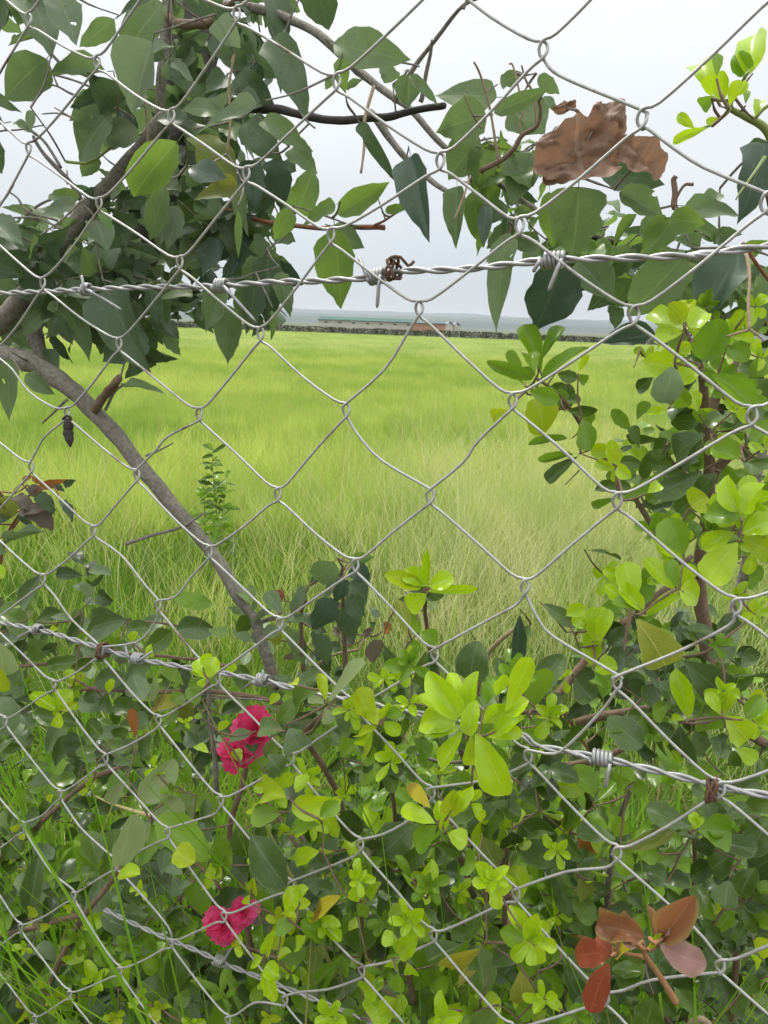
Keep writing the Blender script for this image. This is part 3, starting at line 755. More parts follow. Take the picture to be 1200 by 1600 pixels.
S([(850,338),(900,360),(970,380),(1060,395),(1120,420),(1180,500)], 10, 12, 'bark_dark', .2, .3)
S([(1165,395),(1169,430),(1168,470),(1170,515)], 5, 5, 'twig_tan', .05, .03)
S([(1170,515),(1150,520),(1135,525)], 4, 3, 'twig_tan', .03, .03)
S([(1172,515),(1185,525),(1192,532)], 4, 3, 'twig_tan', .03, .03)
S([(1160,380),(1185,420),(1205,445)], 6, 5, 'twig_red', .06, .08)
S([(1055,325),(1058,300),(1056,275)], 10, 8, 'bark_brown', .12, .12, 'stub')
S([(1055,315),(1070,290),(1084,288)], 4, 6, 'bark_brown', .12, .12)
S([(785,390),(795,370),(800,350)], 3, 3, 'bark_brown', .13, .13)
S([(870,475),(905,455),(930,447)], 3, 5, 'bark_dark', .14, .14)
tree.heroes('''
40 -20 85 62 62 TP .14;88 -12 60 58 58 T .15;95 0 118 66 52 TP .13;178 30 122 82 36 T;75 55 12 68 28 T
72 92 10 153 62 T .12;165 112 72 115 36 T .14;255 6 165 92 58 T .2;238 66 203 174 84 TP .10;255 -12 168 22 28 TD
-14 148 26 173 20 T;48 172 48 206 14 T;20 192 52 206 13 T;-22 205 2 276 34 TD;174 178 95 252 70 T .16
196 182 152 244 42 TP .19;205 190 170 232 44 TP .17;152 242 127 280 28 T .2;277 222 194 321 60 TB .05;124 308 60 302 24 TB .12
118 318 62 338 26 TP;100 345 45 322 30 T;-8 345 34 380 38 TP .1;60 372 38 404 18 TB .08;150 345 168 392 40 TP .12;160 325 172 360 15 TB .1
258 292 226 392 34 T .12;278 322 262 388 38 TP .17;402 163 306 206 38 TP .06;342 28 368 78 42 TP .12;335 50 440 117 68 TD .3
428 58 476 172 58 TD .15;370 118 425 166 44 TD .2;490 -30 514 54 60 TD .2;420 -20 452 62 52 TD .25;523 66 640 96 50 T .14
535 90 532 146 24 TB .1;520 120 508 140 14 T .1;542 140 566 124 14 T .11;412 188 486 232 32 T .13;385 190 430 238 52 TD .2
310 212 378 302 62 TY .15;372 290 302 312 36 TY .12;298 262 354 280 36 TK .10;456 232 492 264 36 T .15;425 250 448 332 44 TK .17
388 250 402 332 44 TK .2;463 332 500 253 46 TB .12;455 328 430 379 30 TB .10;524 320 464 350 30 TB .10;528 335 606 286 34 TB .12
582 303 540 326 22 TB .14;378 290 386 366 24 T .14;372 330 372 402 10 TB .1;523 358 532 480 60 TB .13;515 355 568 388 36 T .16
612 128 598 90 30 T .16;640 118 684 155 16 T .13;638 116 638 168 42 T .15;776 152 683 152 56 T .17;760 182 682 204 60 T .15
750 222 694 278 56 T .17;772 176 860 136 25 T .11;782 130 824 112 24 T .14;842 118 874 148 22 T .15;798 170 846 206 50 T .17
820 155 850 208 46 T .16;850 150 868 174 14 T .12;762 234 738 302 52 TB .17;800 238 832 292 54 T .17;760 262 770 346 46 TB .18
830 240 800 322 50 T .17;642 245 668 372 50 TK .11;562 192 620 290 22 TD .14;714 292 712 384 34 T .15;738 300 752 392 32 TB .15
760 318 756 386 22 TK .14;602 330 640 320 14 TB .13;792 364 778 518 52 T .12;904 292 888 412 88 T .10;858 300 852 392 30 TB .12
940 268 1035 288 46 TD .14;968 300 1036 336 42 T .09;995 335 958 384 20 TB .12;1052 346 1002 400 46 TB .09;1046 342 1100 350 40 TB .08
1070 322 1172 328 46 T .13;1078 355 1138 372 42 TB .16;1195 225 1162 335 64 TK .14;1200 222 1160 258 30 TD .16
92 468 146 550 52 T .15;90 492 114 538 24 TD;80 525 114 567 18 TD;72 545 92 576 22 TD;168 452 230 575 88 TD .13
14 560 16 656 38 T .12;40 585 86 616 26 T;232 450 248 506 24 TD .14;252 446 278 477 28 TD;196 600 252 606 24 T .14
348 446 322 517 42 T .12;352 476 360 566 50 T .15;418 402 420 512 48 TD .16;438 425 453 492 30 T .14;398 436 388 522 40 TD .13
426 486 428 532 12 TB .12;1068 402 966 506 80 T .12;1152 398 1094 500 72 TK .11;880 408 838 516 84 TK .12;905 408 958 470 56 T .14
1215 420 1178 525 50 T .12;1024 522 938 534 36 TK .14;300 -30 340 30 50 TD .3;180 430 120 480 60 TD .2;-20 430 30 480 50 T .2
1100 440 1060 500 60 T .2;860 400 900 440 50 TD .2;1120 300 1080 350 30 T .2;990 420 930 470 60 TD .2;-10 20 35 -30 50 T .2;10 -10 -10 60 40 T .2
''', 'tree', .10, .24)
def crumpled(owner, cx, cy, wpx, hpx, rot, d, mat, seed, label=None, amp=.14):
    """a dried leaf: ragged sheet, creased and curled, its own mesh"""
    n = 22; c = fp(cx, cy, d); sc = dep(c) / F; W, H = wpx * sc * .5, hpx * sc * .5; v = []; uv = []; f = []
    ca, sa = math.cos(rot), math.sin(rot)
    for j in range(n + 1):
        for i in range(n + 1):
            a, b = -1 + 2 * i / n, -1 + 2 * j / n
            k = math.sqrt(max(1e-6, a * a + b * b)); m_ = max(abs(a), abs(b)); a, b = a * m_ / k, b * m_ / k      # square grid to disc
            g = math.atan2(b, a); rad = 1 + .22 * noise.noise(Vector((math.cos(g) * 1.3, math.sin(g) * 1.3, seed))) + .05 * noise.noise(Vector((math.cos(g) * 5, math.sin(g) * 5, seed + 9)))
            x, y = a * rad * W, b * rad * H; q = Vector((a * 1.4 + seed, b * 1.4, seed))
            z = (noise.noise(q) * 1.3 + .5 * abs(noise.noise(q * 2.2)) + .14 * noise.noise(q * 5)) * (W + H) * amp * 2 + (W + H) * .25 * (abs(b) ** 2) * (1 if seed % 2 else -1)
            x2, y2 = x * ca - y * sa, x * sa + y * ca
            v.append(c + RIGHT * x2 + UP * y2 - FWD * z); uv.append((a * .5 + .5, b * .5 + .5))
    W1 = n + 1
    for j in range(n):
        for i in range(n): f.append((j * W1 + i, j * W1 + i + 1, (j + 1) * W1 + i + 1, (j + 1) * W1 + i))
    o = link('dead_leaf', mesh('dead_leaf', v, f, MATS[mat], uv=uv), owner.root)
    if label: o['label'] = label
    owner.bases.append(c)
crumpled(tree, 903, 246, 150, 104, .2, .075, 'B', 3, 'largest crumpled brown dead leaf caught among the green leaves')
crumpled(tree, 950, 188, 62, 78, -.3, .085, 'B', 4, 'upper curled brown dead leaf of the cluster')
crumpled(tree, 1000, 250, 84, 64, -.5, .09, 'B', 7, 'right hand smooth brown dead leaf of the cluster')
crumpled(tree, 882, 166, 44, 16, .25, .08, 'B', 6)
crumpled(tree, 868, 275, 52, 30, .5, .07, 'B', 9)
tree.stem([(925,205),(915,188),(900,172)], 6, 5, 'bark_brown', .08, .08)

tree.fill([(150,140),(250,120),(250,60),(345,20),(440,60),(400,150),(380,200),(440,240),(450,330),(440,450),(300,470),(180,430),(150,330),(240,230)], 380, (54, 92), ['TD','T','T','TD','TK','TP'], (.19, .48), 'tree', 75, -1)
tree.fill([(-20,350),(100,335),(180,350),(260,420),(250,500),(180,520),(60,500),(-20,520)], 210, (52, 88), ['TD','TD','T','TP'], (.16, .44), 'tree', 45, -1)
tree.fill([(700,225),(820,190),(860,260),(860,400),(760,350)], 60, (50, 78), ['TD','T','TB'], (.18, .32), 'tree', 12, -1)
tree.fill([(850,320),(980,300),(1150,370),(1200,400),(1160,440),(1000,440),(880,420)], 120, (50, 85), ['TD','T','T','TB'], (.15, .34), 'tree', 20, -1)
tree.fill([(-60,-60),(60,-60),(60,10),(-60,60)], 16, (50, 75), ['TD','T'], (.18, .3), 'tree', 4, -1)
tree.fill([(250,-80),(540,-80),(480,0),(260,0)], 26, (50, 75), ['TD','T'], (.18, .3), 'tree', 4, -1)
tree.finish('bark_grey', .085, .0008)

# ================================================================== leafy thorny shrub, right
rs = Plant('thorny_shrub', fp(1090, 2300, .3), 'tall glossy-leaved shrub with bright shoots climbing the right edge beside the fence', 'shrub')
S = rs.stem
S([(1125,1090),(1100,990),(1093,900),(1105,790),(1108,700),(1100,620),(1090,560),(1070,520)], 24, 10, 'bark_brown', .26, .16, 'trunk', 10)
S([(1105,760),(1130,720),(1165,695),(1210,680)], 18, 10, 'bark_brown', .22, .2)
S([(1110,670),(1120,620),(1150,570),(1175,520),(1210,490)], 16, 12, 'bark_brown', .2, .22)
S([(1130,1040),(1150,960),(1165,880),(1175,820),(1190,700),(1215,640)], 20, 12, 'bark_grey', .3, .32)
S([(1110,685),(1140,675),(1180,655)], 9, 6, 'bark_brown', .2, .16)
S([(1090,900),(1110,860),(1150,830)], 10, 7, 'bark_brown', .22, .1)
S([(1080,870),(1060,900),(1055,920)], 8, 6, 'bark_brown', .2, .12)
S([(870,1090),(900,1050),(940,1000),(985,965),(1035,925),(1085,905)], 13, 9, 'bark_brown', .12, .2)
S([(840,592),(868,612),(892,640),(908,662),(930,700),(960,735),(1000,790),(1040,850),(1085,900)], 5, 10, 'bark_brown', .12, .2)
S([(905,735),(895,745),(883,757)], 3, 1, 'bark_brown', .12, .11, 'thorn')
S([(1035,690),(1050,720),(1075,745),(1105,760)], 5, 7, 'bark_brown', .14, .22)
S([(1000,545),(994,562),(990,574)], 4, 1, 'bark_brown', .12, .11, 'thorn')
S([(985,958),(980,990),(976,1018)], 7, 2, 'bark_brown', .1, .07, 'thorn')
S([(930,985),(915,988),(885,988)], 4, 2, 'bark_brown', .1, .09, 'thorn')
S([(1215,240),(1195,200),(1165,182),(1140,166),(1155,140),(1170,112)], 14, 5, 'stem_green', .12, .08)
S([(1140,170),(1128,182),(1108,196),(1085,204)], 7, 4, 'stem_green', .09, .09)
S([(1215,160),(1195,170),(1180,185)], 7, 6, 'stem_green', .1, .1)
S([(1195,245),(1175,275),(1150,312)], 6, 2, 'stem_green', .1, .08, 'thorn')
S([(1195,245),(1215,400),(1200,520)], 14, 16, 'bark_brown', .14, .24)
S([(860,1200),(950,1180),(1040,1110),(1050,1110),(1130,1130),(1210,1170)], 10, 14, 'bark_brown', .2, .22)
S([(900,1130),(960,1115),(1020,1108),(1060,1120)], 15, 10, 'bark_brown', .2, .2)
S([(880,1110),(905,1150),(920,1175)], 5, 4, 'twig_red', .2, .2)
rs.heroes('''
1113 148 1095 72 40 L .09;1120 118 1122 80 15 L;1126 160 1128 112 18 L;1115 150 1090 172 22 L;1168 118 1185 38 36 L .09;1172 112 1140 85 26 L
1150 150 1166 130 12 L;1105 200 1046 222 16 L;1085 200 1056 178 14 L;1122 184 1104 192 10 L;1180 182 1190 146 14 L;1140 165 1152 125 16 L;1165 162 1168 135 10 L;1112 150 1108 118 24 L
1065 506 1008 482 28 L;1070 500 1078 460 24 L;1068 502 1046 475 26 L;1075 510 1112 485 28 L;1066 520 1018 522 28 L;1084 525 1090 482 26 L;1098 562 1128 500 48 G .08;1110 560 1136 592 26 G
1052 575 1008 562 34 L .06;1060 548 1078 538 18 L;1062 602 1084 572 26 L;1065 602 1060 642 26 L;1090 642 1078 608 24 L;1104 642 1112 658 16 G;1112 585 1182 628 32 L .05;1140 542 1168 560 32 G .1
1052 574 1038 634 44 PG .05 @curl "crinkled_grey-green_leaf;1020 590 992 612 26 H;1040 640 1012 645 12 L;1092 655 1045 662 26 H;1102 680 1044 704 46 HB .1;1036 688 972 684 16 H .12;1182 590 1158 612 28 HB;1140 600 1215 640 66 H .16
1205 565 1172 582 30 G;1115 655 1162 660 22 H;1114 700 1156 716 34 L .08;1170 722 1215 728 20 H;962 732 955 690 18 L;960 735 930 720 15 L;965 730 986 746 18 L;958 722 964 702 16 L;976 712 988 697 18 HB
1035 702 992 746 20 H .11;1096 736 1028 776 32 HB .13;986 762 920 756 20 H .12;1100 772 1060 802 30 H;1000 792 1046 776 36 HB;1012 770 1036 752 18 L;962 778 918 792 14 G;1080 792 1112 772 40 L
845 578 820 495 30 G .12;846 562 885 494 24 G .13;836 582 824 538 28 G .1;832 592 760 562 20 G .1;818 600 785 562 16 G;818 592 794 550 20 G;836 586 808 580 20 G;850 592 918 537 26 G .1;872 584 902 592 20 H
900 586 920 600 18 G;905 580 916 554 11 L;828 612 872 622 28 G .08;836 624 856 678 42 L .1;795 640 760 656 20 L;868 622 906 628 20 H;888 642 932 640 18 H;903 650 936 662 26 G;910 655 922 702 32 G .09
886 685 820 690 12 G;896 710 836 718 11 G;902 714 858 752 22 HB .1;870 640 880 610 20 G;845 640 880 600 26 H .16;890 600 870 640 30 H .18
1150 800 1134 738 30 L .05;1160 802 1192 754 36 L .05;1152 812 1098 790 34 L .05;1148 832 1092 856 30 L .06;1152 848 1108 906 46 L .05;1160 832 1210 812 32 L .05;1160 842 1205 858 32 L .06;1140 822 1118 775 28 L .07;1170 830 1210 780 30 G .09
1068 866 1045 808 40 L .06;1066 872 1020 845 26 L .08;1072 852 1092 812 22 G;990 942 978 880 36 L .05;1000 946 1012 888 26 L .07;986 946 938 912 18 L .06;1002 952 956 932 22 L;1004 955 970 905 20 L
1055 922 1010 874 22 L .06;1060 916 1045 878 20 L .05;1066 920 1078 880 22 L;1062 922 1098 935 36 L .05;1062 930 1014 960 16 L .05;1080 900 1090 872 26 G
994 968 1056 1048 60 Y .03 "green_leaf_turning_yellow_along_its_midrib;928 1002 936 950 28 L .07;936 1002 948 952 20 L;902 990 926 962 22 L;908 1012 936 1022 32 L .07;930 1046 960 1040 28 L .06;885 962 912 946 22 L;850 944 906 980 24 HB .09;925 960 895 975 26 L .08
1002 1042 944 1018 44 HB .15;1068 1034 1146 1090 54 HB .08;898 1058 926 1092 36 HB .13;960 1068 986 1092 38 HD .16;972 1058 1012 1074 36 H;1005 1020 960 985 40 HD .2
950 1120 1002 1166 46 HB .1;1062 1136 1070 1198 48 HB .09;1084 1146 1106 1184 34 HB .1;1020 1130 1052 1142 22 HB;1140 1060 1215 1052 15 H .1;1160 700 1180 740 24 H;1190 600 1160 560 30 H .18
1076 1122 1062 1052 26 L .05;1070 1125 1040 1120 16 L;1080 1122 1102 1098 13 L;1126 1116 1104 1080 18 L;1130 1116 1140 1080 18 L;1134 1118 1176 1166 40 L .05;1150 1168 1180 1188 22 L;1178 1112 1205 1120 24 L;1170 1092 1195 1084 16 L;1165 1120 1200 1080 24 L
1120 740 1085 770 28 H .15;1060 740 1100 690 34 HB .18;1150 640 1195 600 30 H .2;1010 730 1050 720 22 H .15;975 780 1010 760 18 L
1000 1090 990 1060 24 HB .14;1030 1060 1050 1090 28 HD .15;1085 1100 1060 1140 30 HD .18;920 860 975 868 18 H .1;1120 1090 1100 1130 26 H
''', 'hedge', .08, .2)
rs.fill([(1000,470),(1190,460),(1190,700),(1080,700),(1060,600)], 110, (40, 62), ['H','HD','G','G','L'], (.14, .36), 'hedge', 14)
rs.fill([(960,680),(1110,660),(1200,720),(1200,900),(1060,850),(1000,800)], 170, (40, 64), ['H','HB','G','G','L'], (.12, .36), 'hedge', 22)
rs.fill([(880,970),(1080,990),(1200,1080),(1200,1220),(880,1200)], 200, (40, 66), ['H','HB','HD','G','G'], (.10, .38), 'hedge', 34)
for x, y, R, n, d in ((1170,790,50,7,.07),(1110,830,42,6,.09),(1180,860,44,6,.09),(1050,840,38,6,.09),(975,915,40,7,.08),(1040,900,38,6,.08),(925,985,36,6,.08),(1120,600,40,6,.1),(1060,560,34,6,.09),(1140,525,38,6,.1),(1100,480,34,6,.1),(1170,620,36,5,.12),(960,725,28,6,.1),(1130,1080,34,6,.07),(1180,1130,38,6,.07),(1180,480,34,5,.1),(1150,640,30,5,.1),(1020,830,34,5,.1),(1180,960,34,5,.1),(1120,1010,28,5,.08),(880,1060,26,4,.12),(1050,1170,28,4,.1),(1010,560,24,4,.14),(945,900,30,5,.12),(1190,560,30,4,.1),(1150,930,26,5,.12),(1195,700,34,5,.08)): rs.rosette(x, y, R, n, RL.choice(['L', 'L', 'G']), d)
rs.finish('bark_brown', .045, .0007)

# ================================================================== low shrub, left
lh = Plant('low_shrub', fp(200, 2300, .3), 'low shrub with two red flowers tangled in the mesh at the lower left', 'shrub')
S = lh.stem
S([(100,1085),(150,1075),(230,1082),(300,1080),(360,1083),(450,1100)], 8, 7, 'bark_brown', .16, .2)
S([(-20,1035),(40,1040),(110,1032),(200,1022),(300,1030),(370,1045)], 6, 5, 'bark_brown', .16, .2)
S([(195,972),(240,972),(280,978),(340,990)], 4, 4, 'bark_brown', .16, .2)
S([(325,1062),(327,1095),(330,1140),(336,1190),(338,1240)], 6, 9, 'bark_grey', .1, .13)
S([(385,1195),(378,1230),(360,1290),(368,1350),(382,1400),(385,1450),(398,1500)], 9, 9, 'bark_brown', .12, .14)
S([(186,1355),(160,1395),(125,1440),(100,1490),(70,1550),(30,1610)], 9, 8, 'bark_brown', .08, .1)
S([(125,1430),(90,1438),(60,1448),(0,1462)], 8, 8, 'bark_brown', .08, .1)
S([(0,1340),(40,1310),(90,1260),(150,1215),(200,1195)], 8, 8, 'bark_brown', .2, .22)
S([(240,1274),(210,1268),(180,1258),(148,1243)], 7, 2, 'straw', .08, .08)
S([(300,1340),(330,1370),(345,1390)], 5, 5, 'bark_brown', .12, .12)
S([(300,1100),(340,1090),(430,1095)], 3, 3, 'bark_grey', .18, .18)
S([(260,1440),(275,1410),(285,1400)], 4, 5, 'bark_brown', .14, .14)
S([(470,1330),(450,1300),(430,1270),(400,1235)], 6, 6, 'bark_brown', .16, .16)
S([(505,1385),(490,1340),(460,1290)], 5, 6, 'bark_brown', .16, .18)
S([(380,1600),(398,1500)], 12, 10, 'bark_brown', .2, .14)
lh.heroes('''
64 898 36 946 34 HB .09;58 968 90 955 20 HB;90 975 70 992 22 H;112 970 86 964 15 HB;128 962 108 1002 20 HB;196 968 134 982 50 HB .12 @elli
-10 955 42 972 30 H;45 998 72 1026 32 H;90 1005 65 1030 22 HB;38 1000 28 1022 20 HB;45 968 55 975 14 L;38 948 20 942 14 L;126 1002 128 988 12 L;176 1012 181 994 16 L;206 1002 208 988 12 L;236 1026 236 1008 12 L
92 982 78 985 12 L;268 930 325 942 26 G @elli;275 986 330 974 34 HB .12 @elli;326 984 354 992 24 H;225 1022 268 988 32 H;198 985 232 980 26 H;110 1045 142 1030 22 H;75 1040 118 1036 22 H
-4 1002 14 1062 34 P .04;-6 1038 5 1078 22 L .03;22 1092 38 1052 26 PG .07;-10 1092 22 1148 46 PG .05;-12 890 6 902 20 L
88 1110 50 1086 18 L .06;92 1112 110 1080 22 L .06;92 1114 92 1136 18 L;98 1110 114 1100 12 L;112 1072 124 1054 16 L;116 1078 128 1066 14 L;170 1082 172 1064 12 L;116 1060 104 1048 12 L;118 1074 118 1088 12 L
226 1092 208 1056 30 PG .06;230 1096 250 1066 14 P .06;50 1115 125 1128 30 H @elli;126 1202 108 1144 30 HD .12 @elli;150 1190 128 1178 24 H;178 1152 190 1140 25 H;160 1162 202 1188 30 HB
212 1152 206 1108 16 O .1;292 1092 232 1102 30 YB .16;302 1098 280 1138 22 TY .16;440 1285 445 1310 20 L .12
325 1062 306 1028 22 L .05;328 1058 336 1028 22 L .05;320 1056 304 1045 18 L .05;318 1074 312 1062 12 L;355 1052 363 1040 13 L;422 1100 432 1085 12 L;318 1040 322 1020 16 L
380 1082 374 1040 30 H .12;395 1145 352 1162 22 PG .06 @elli;352 1165 335 1196 18 H;376 1192 366 1168 16 L .06;398 1176 390 1148 22 HB .08;342 1142 353 1124 14 L;326 1176 304 1160 14 L;315 1122 306 1118 10 L
45 1426 58 1340 30 HB .06 @elli;62 1392 92 1412 22 H;168 1378 174 1332 28 H .08 @elli;226 1252 264 1192 42 P .06;196 1220 174 1252 22 P .07;206 1272 188 1352 48 P .04;242 1282 282 1246 38 P .06
236 1284 230 1312 28 P .08;252 1308 244 1332 18 P;305 1248 290 1284 24 P .08;244 1278 322 1336 50 G .045 @elli;274 1330 304 1348 34 LY .07;158 1430 212 1452 38 HB .08;12 1452 52 1434 20 HD;56 1460 -4 1477 24 HB .08
56 1480 84 1496 28 PG .08;24 1548 58 1498 42 HD .07;-10 1412 26 1408 30 HD .1;45 1432 56 1418 20 LY .05;50 1446 42 1440 14 LY;104 1422 112 1414 14 LY;64 1452 80 1446 11 LY;184 1370 208 1360 22 L .06
20 1300 26 1288 12 LY;76 1252 82 1244 11 LY;34 1312 36 1302 9 LY;130 1502 98 1480 28 L .08;136 1502 112 1532 34 G .08;140 1482 134 1452 26 L .08;145 1492 168 1498 22 G .08;182 1542 162 1520 26 G .08
190 1540 202 1512 28 L .1;186 1552 190 1574 16 G;40 1572 30 1556 18 LY;58 1574 12 1592 24 LY .06;55 1580 80 1610 30 HD;130 1452 158 1432 22 L;150 1520 130 1545 24 G .1;60 1545 70 1530 12 L
446 1246 390 1228 44 L .04;462 1214 476 1226 26 L .04;456 1266 524 1250 34 L .05 @elli;440 1270 396 1276 28 L .05;402 1266 384 1258 18 L;498 1288 456 1302 26 L .06;500 1276 526 1254 22 L;498 1330 454 1346 22 L .06 @elli
500 1300 506 1322 20 G;345 1300 350 1366 28 G .07 @elli;370 1290 388 1348 36 H .07 @elli;392 1306 450 1384 50 HB .05 @elli;420 1292 398 1312 28 H;396 1370 392 1402 18 L .05;345 1372 324 1350 20 L .06;336 1380 306 1386 14 L .06
390 1412 382 1404 14 L .05;485 1352 540 1348 30 HD .12 @elli;450 1430 460 1390 22 L .06;456 1402 476 1390 16 L;470 1415 486 1412 14 L;464 1434 440 1416 16 L;470 1438 512 1476 26 L .05;460 1446 434 1450 22 L .06
478 1462 465 1478 20 L;424 1482 442 1464 18 L;410 1496 384 1504 18 L .05;414 1490 428 1464 16 L;434 1496 452 1488 15 L;414 1510 434 1524 22 L;412 1514 430 1562 18 L .05;378 1476 360 1466 18 L .05;366 1482 380 1490 12 L
532 1400 495 1432 30 YO .06 "yellow_leaf_with_a_golden_tip;405 1520 366 1508 34 HD .1;345 1490 382 1502 26 HD .12;430 1535 462 1560 46 HD .12;400 1568 440 1590 44 H .12;330 1440 350 1400 30 HD .16;300 1420 325 1460 30 HD .18
420 1440 385 1420 28 GB .1;250 1430 292 1440 34 H .12;290 1450 262 1470 30 H .12;220 1500 245 1515 22 G .1;230 1560 250 1600 30 H .1;200 1410 205 1390 16 PG;140 1560 155 1590 26 PG .1;115 1505 90 1520 24 PG .12;85 1530 100 1560 20 PG
210 1385 240 1400 24 PG .14;270 1370 285 1395 24 PG .14;300 1380 275 1385 18 PG .12;285 1365 262 1350 24 PG .13;320 1505 290 1500 26 HD;325 1515 340 1550 30 HD
''', 'hedge', .07, .2)
lh.fill([(-60,900),(120,900),(480,1000),(480,1200),(300,1250),(-60,1200)], 230, (34, 62), ['H','HD','HB','H','PG'], (.14, .42), 'hedge', 30)
lh.fill([(-60,1080),(480,1080),(480,1300),(-60,1340)], 170, (30, 54), ['H','HB','G','HD'], (.12, .4), 'hedge')
lh.fill([(-60,1350),(250,1350),(480,1250),(520,1640),(-60,1640)], 620, (36, 68), ['H','HD','H','HB','G','G','PG'], (.10, .42), 'hedge', 40)
lh.fill([(-60,1160),(260,1200),(200,1360),(-60,1380)], 190, (26, 46), ['H','HD','G'], (.25, .45), 'hedge', 8)
for x, y, R, n in ((440,1440,32,7),(490,1290,32,6),(430,1235,34,6),(350,1350,24,5),(100,1100,26,6),(270,1235,22,4),(95,1560,30,6),(150,1530,30,6),(200,1480,26,6),(120,1470,28,6),(220,1560,26,5),(420,1540,24,5),(400,1350,20,4),(300,1600,26,5),(40,1070,20,5),(60,1180,18,4),(140,1230,18,4),(240,1200,20,4),(220,1390,20,4),(180,1590,24,5),(40,1480,18,4),(330,1450,16,4),(420,1590,22,5),(290,1130,16,4),(108,1535,24,5),(250,1575,22,5),(20,1530,18,4),(300,1300,18,4),(170,1475,18,5),(455,1520,18,4),(350,1560,20,4)): lh.rosette(x, y, R, n, RL.choice(['L','G','LY','L']), .07)

def flower(px, py, R, d, owner, n, seed, stretch=(1, 1)):
    """ruffled red petals: one flower part, each petal a sub-part"""
    r = random.Random(seed); c = fp(px, py, d); sc = dep(c) / F; s_ = R * sc
    b = MB(); b.tube([c + FWD * s_ * .5 - UP * s_ * .5, c + FWD * s_ * .2, c - FWD * s_ * .05], [.0016, .003, .002], 6)
    fl = b.build('flower', MATS['twig_red'], owner.root)
    for i in range(n):
        g = i * 2.4 + r.uniform(-.3, .3); q = i / n
        out = (RIGHT * math.cos(g) * stretch[0] + UP * math.sin(g) * stretch[1]); nrm = (-FWD * (1.1 - q * .9) + out * .5 + UP * .3).normalized()
        yv = (out * (.5 + q * .6) - FWD * (.65 - .7 * q)).normalized(); nrm = (nrm - yv * nrm.dot(yv)).normalized(); xv = yv.cross(nrm)
        L = s_ * (.62 + .48 * q); W = s_ * (.85 + .3 * q); v = []; f = []; uv = []; NU, NV = 8, 7; ph = r.uniform(0, 6)
        for a in range(NV + 1):
            t = a / NV; hw = .5 * W * (math.sin(math.pi * min(1, t * .62 + .08)) ** .7)
            for k in range(NU + 1):
                u = -1 + 2 * k / NU; ru = s_ * .10 * t * t * math.sin(u * 7 + ph + i) + s_ * .05 * t * noise.noise(Vector((u * 3, t * 4, i + seed)))
                cup = s_ * .22 * (t * t - .15 * abs(u) ** 2) * (1 if q < .5 else -.6) + s_ * .18 * u * u
                tt = t * (1 - .13 * abs(u) ** 2.5 + .05 * math.sin(u * 9 + ph))
                v.append(c + out * s_ * .08 * i / n + xv * u * hw + yv * tt * L + nrm * (ru + cup)); uv.append((u * .5 + .5, t))
        for a in range(NV):
            for k in range(NU): z = a * (NU + 1) + k; f.append((z, z + 1, z + NU + 2, z + NU + 1))
        link('petal', mesh('petal', v, f, MATS['PT'], uv=uv), fl)
    return fl
flower(398, 1143, 36, .09, lh, 12, 3)['label'] = 'upper red flower half hidden by leaves'
flower(370, 1180, 29, .085, lh, 10, 5)['label'] = 'red flower just below the upper one'
flower(350, 1443, 31, .055, lh, 11, 8)['label'] = 'lower red flower in the dark leaves'
flower(380, 1424, 24, .06, lh, 9, 9)['label'] = 'lower red flower, smaller right-hand bloom'
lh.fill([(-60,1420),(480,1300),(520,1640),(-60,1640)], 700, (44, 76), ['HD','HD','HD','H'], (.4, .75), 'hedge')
lh.finish('bark_brown', .038, .0007)

# ================================================================== low shrub, centre
ch = Plant('low_shrub', fp(680, 2300, .3), 'low shrub in the middle with a big lime green rosette over the barbed wire', 'shrub')
S = ch.stem
S([(700,1640),(760,1420),(790,1330),(760,1240),(728,1128)], 14, 9, 'bark_brown', .28, .06)
S([(790,1330),(800,1400),(795,1450)], 10, 8, 'bark_brown', .2, .09)
S([(665,930),(664,960),(672,1010),(690,1080),(730,1200)], 6, 8, 'bark_brown', .1, .2)
S([(590,1130),(596,1170),(610,1220),(620,1300)], 5, 7, 'bark_brown', .1, .2)
S([(800,985),(770,1010),(755,1040),(745,1090),(740,1160)], 7, 9, 'twig_tan', .18, .22)
S([(835,1110),(800,1115),(775,1118),(740,1180)], 6, 8, 'bark_brown', .12, .18)
S([(520,1105),(490,1130),(480,1160),(530,1250),(560,1400)], 8, 10, 'bark_brown', .1, .24)
S([(630,1170),(690,1190),(760,1186)], 5, 5, 'bark_grey', .2, .2)
S([(700,1285),(712,1320),(740,1400)], 8, 10, 'bark_brown', .09, .22)
S([(575,1400),(600,1380),(650,1400)], 5, 6, 'bark_brown', .12, .2)
S([(795,1390),(790,1430),(800,1500),(815,1520),(830,1600)], 12, 16, 'bark_brown', .14, .16)
S([(620,1475),(640,1530),(660,1640)], 7, 10, 'bark_brown', .1, .16)
S([(560,1400),(575,1500),(580,1640)], 8, 12, 'bark_brown', .2, .22)
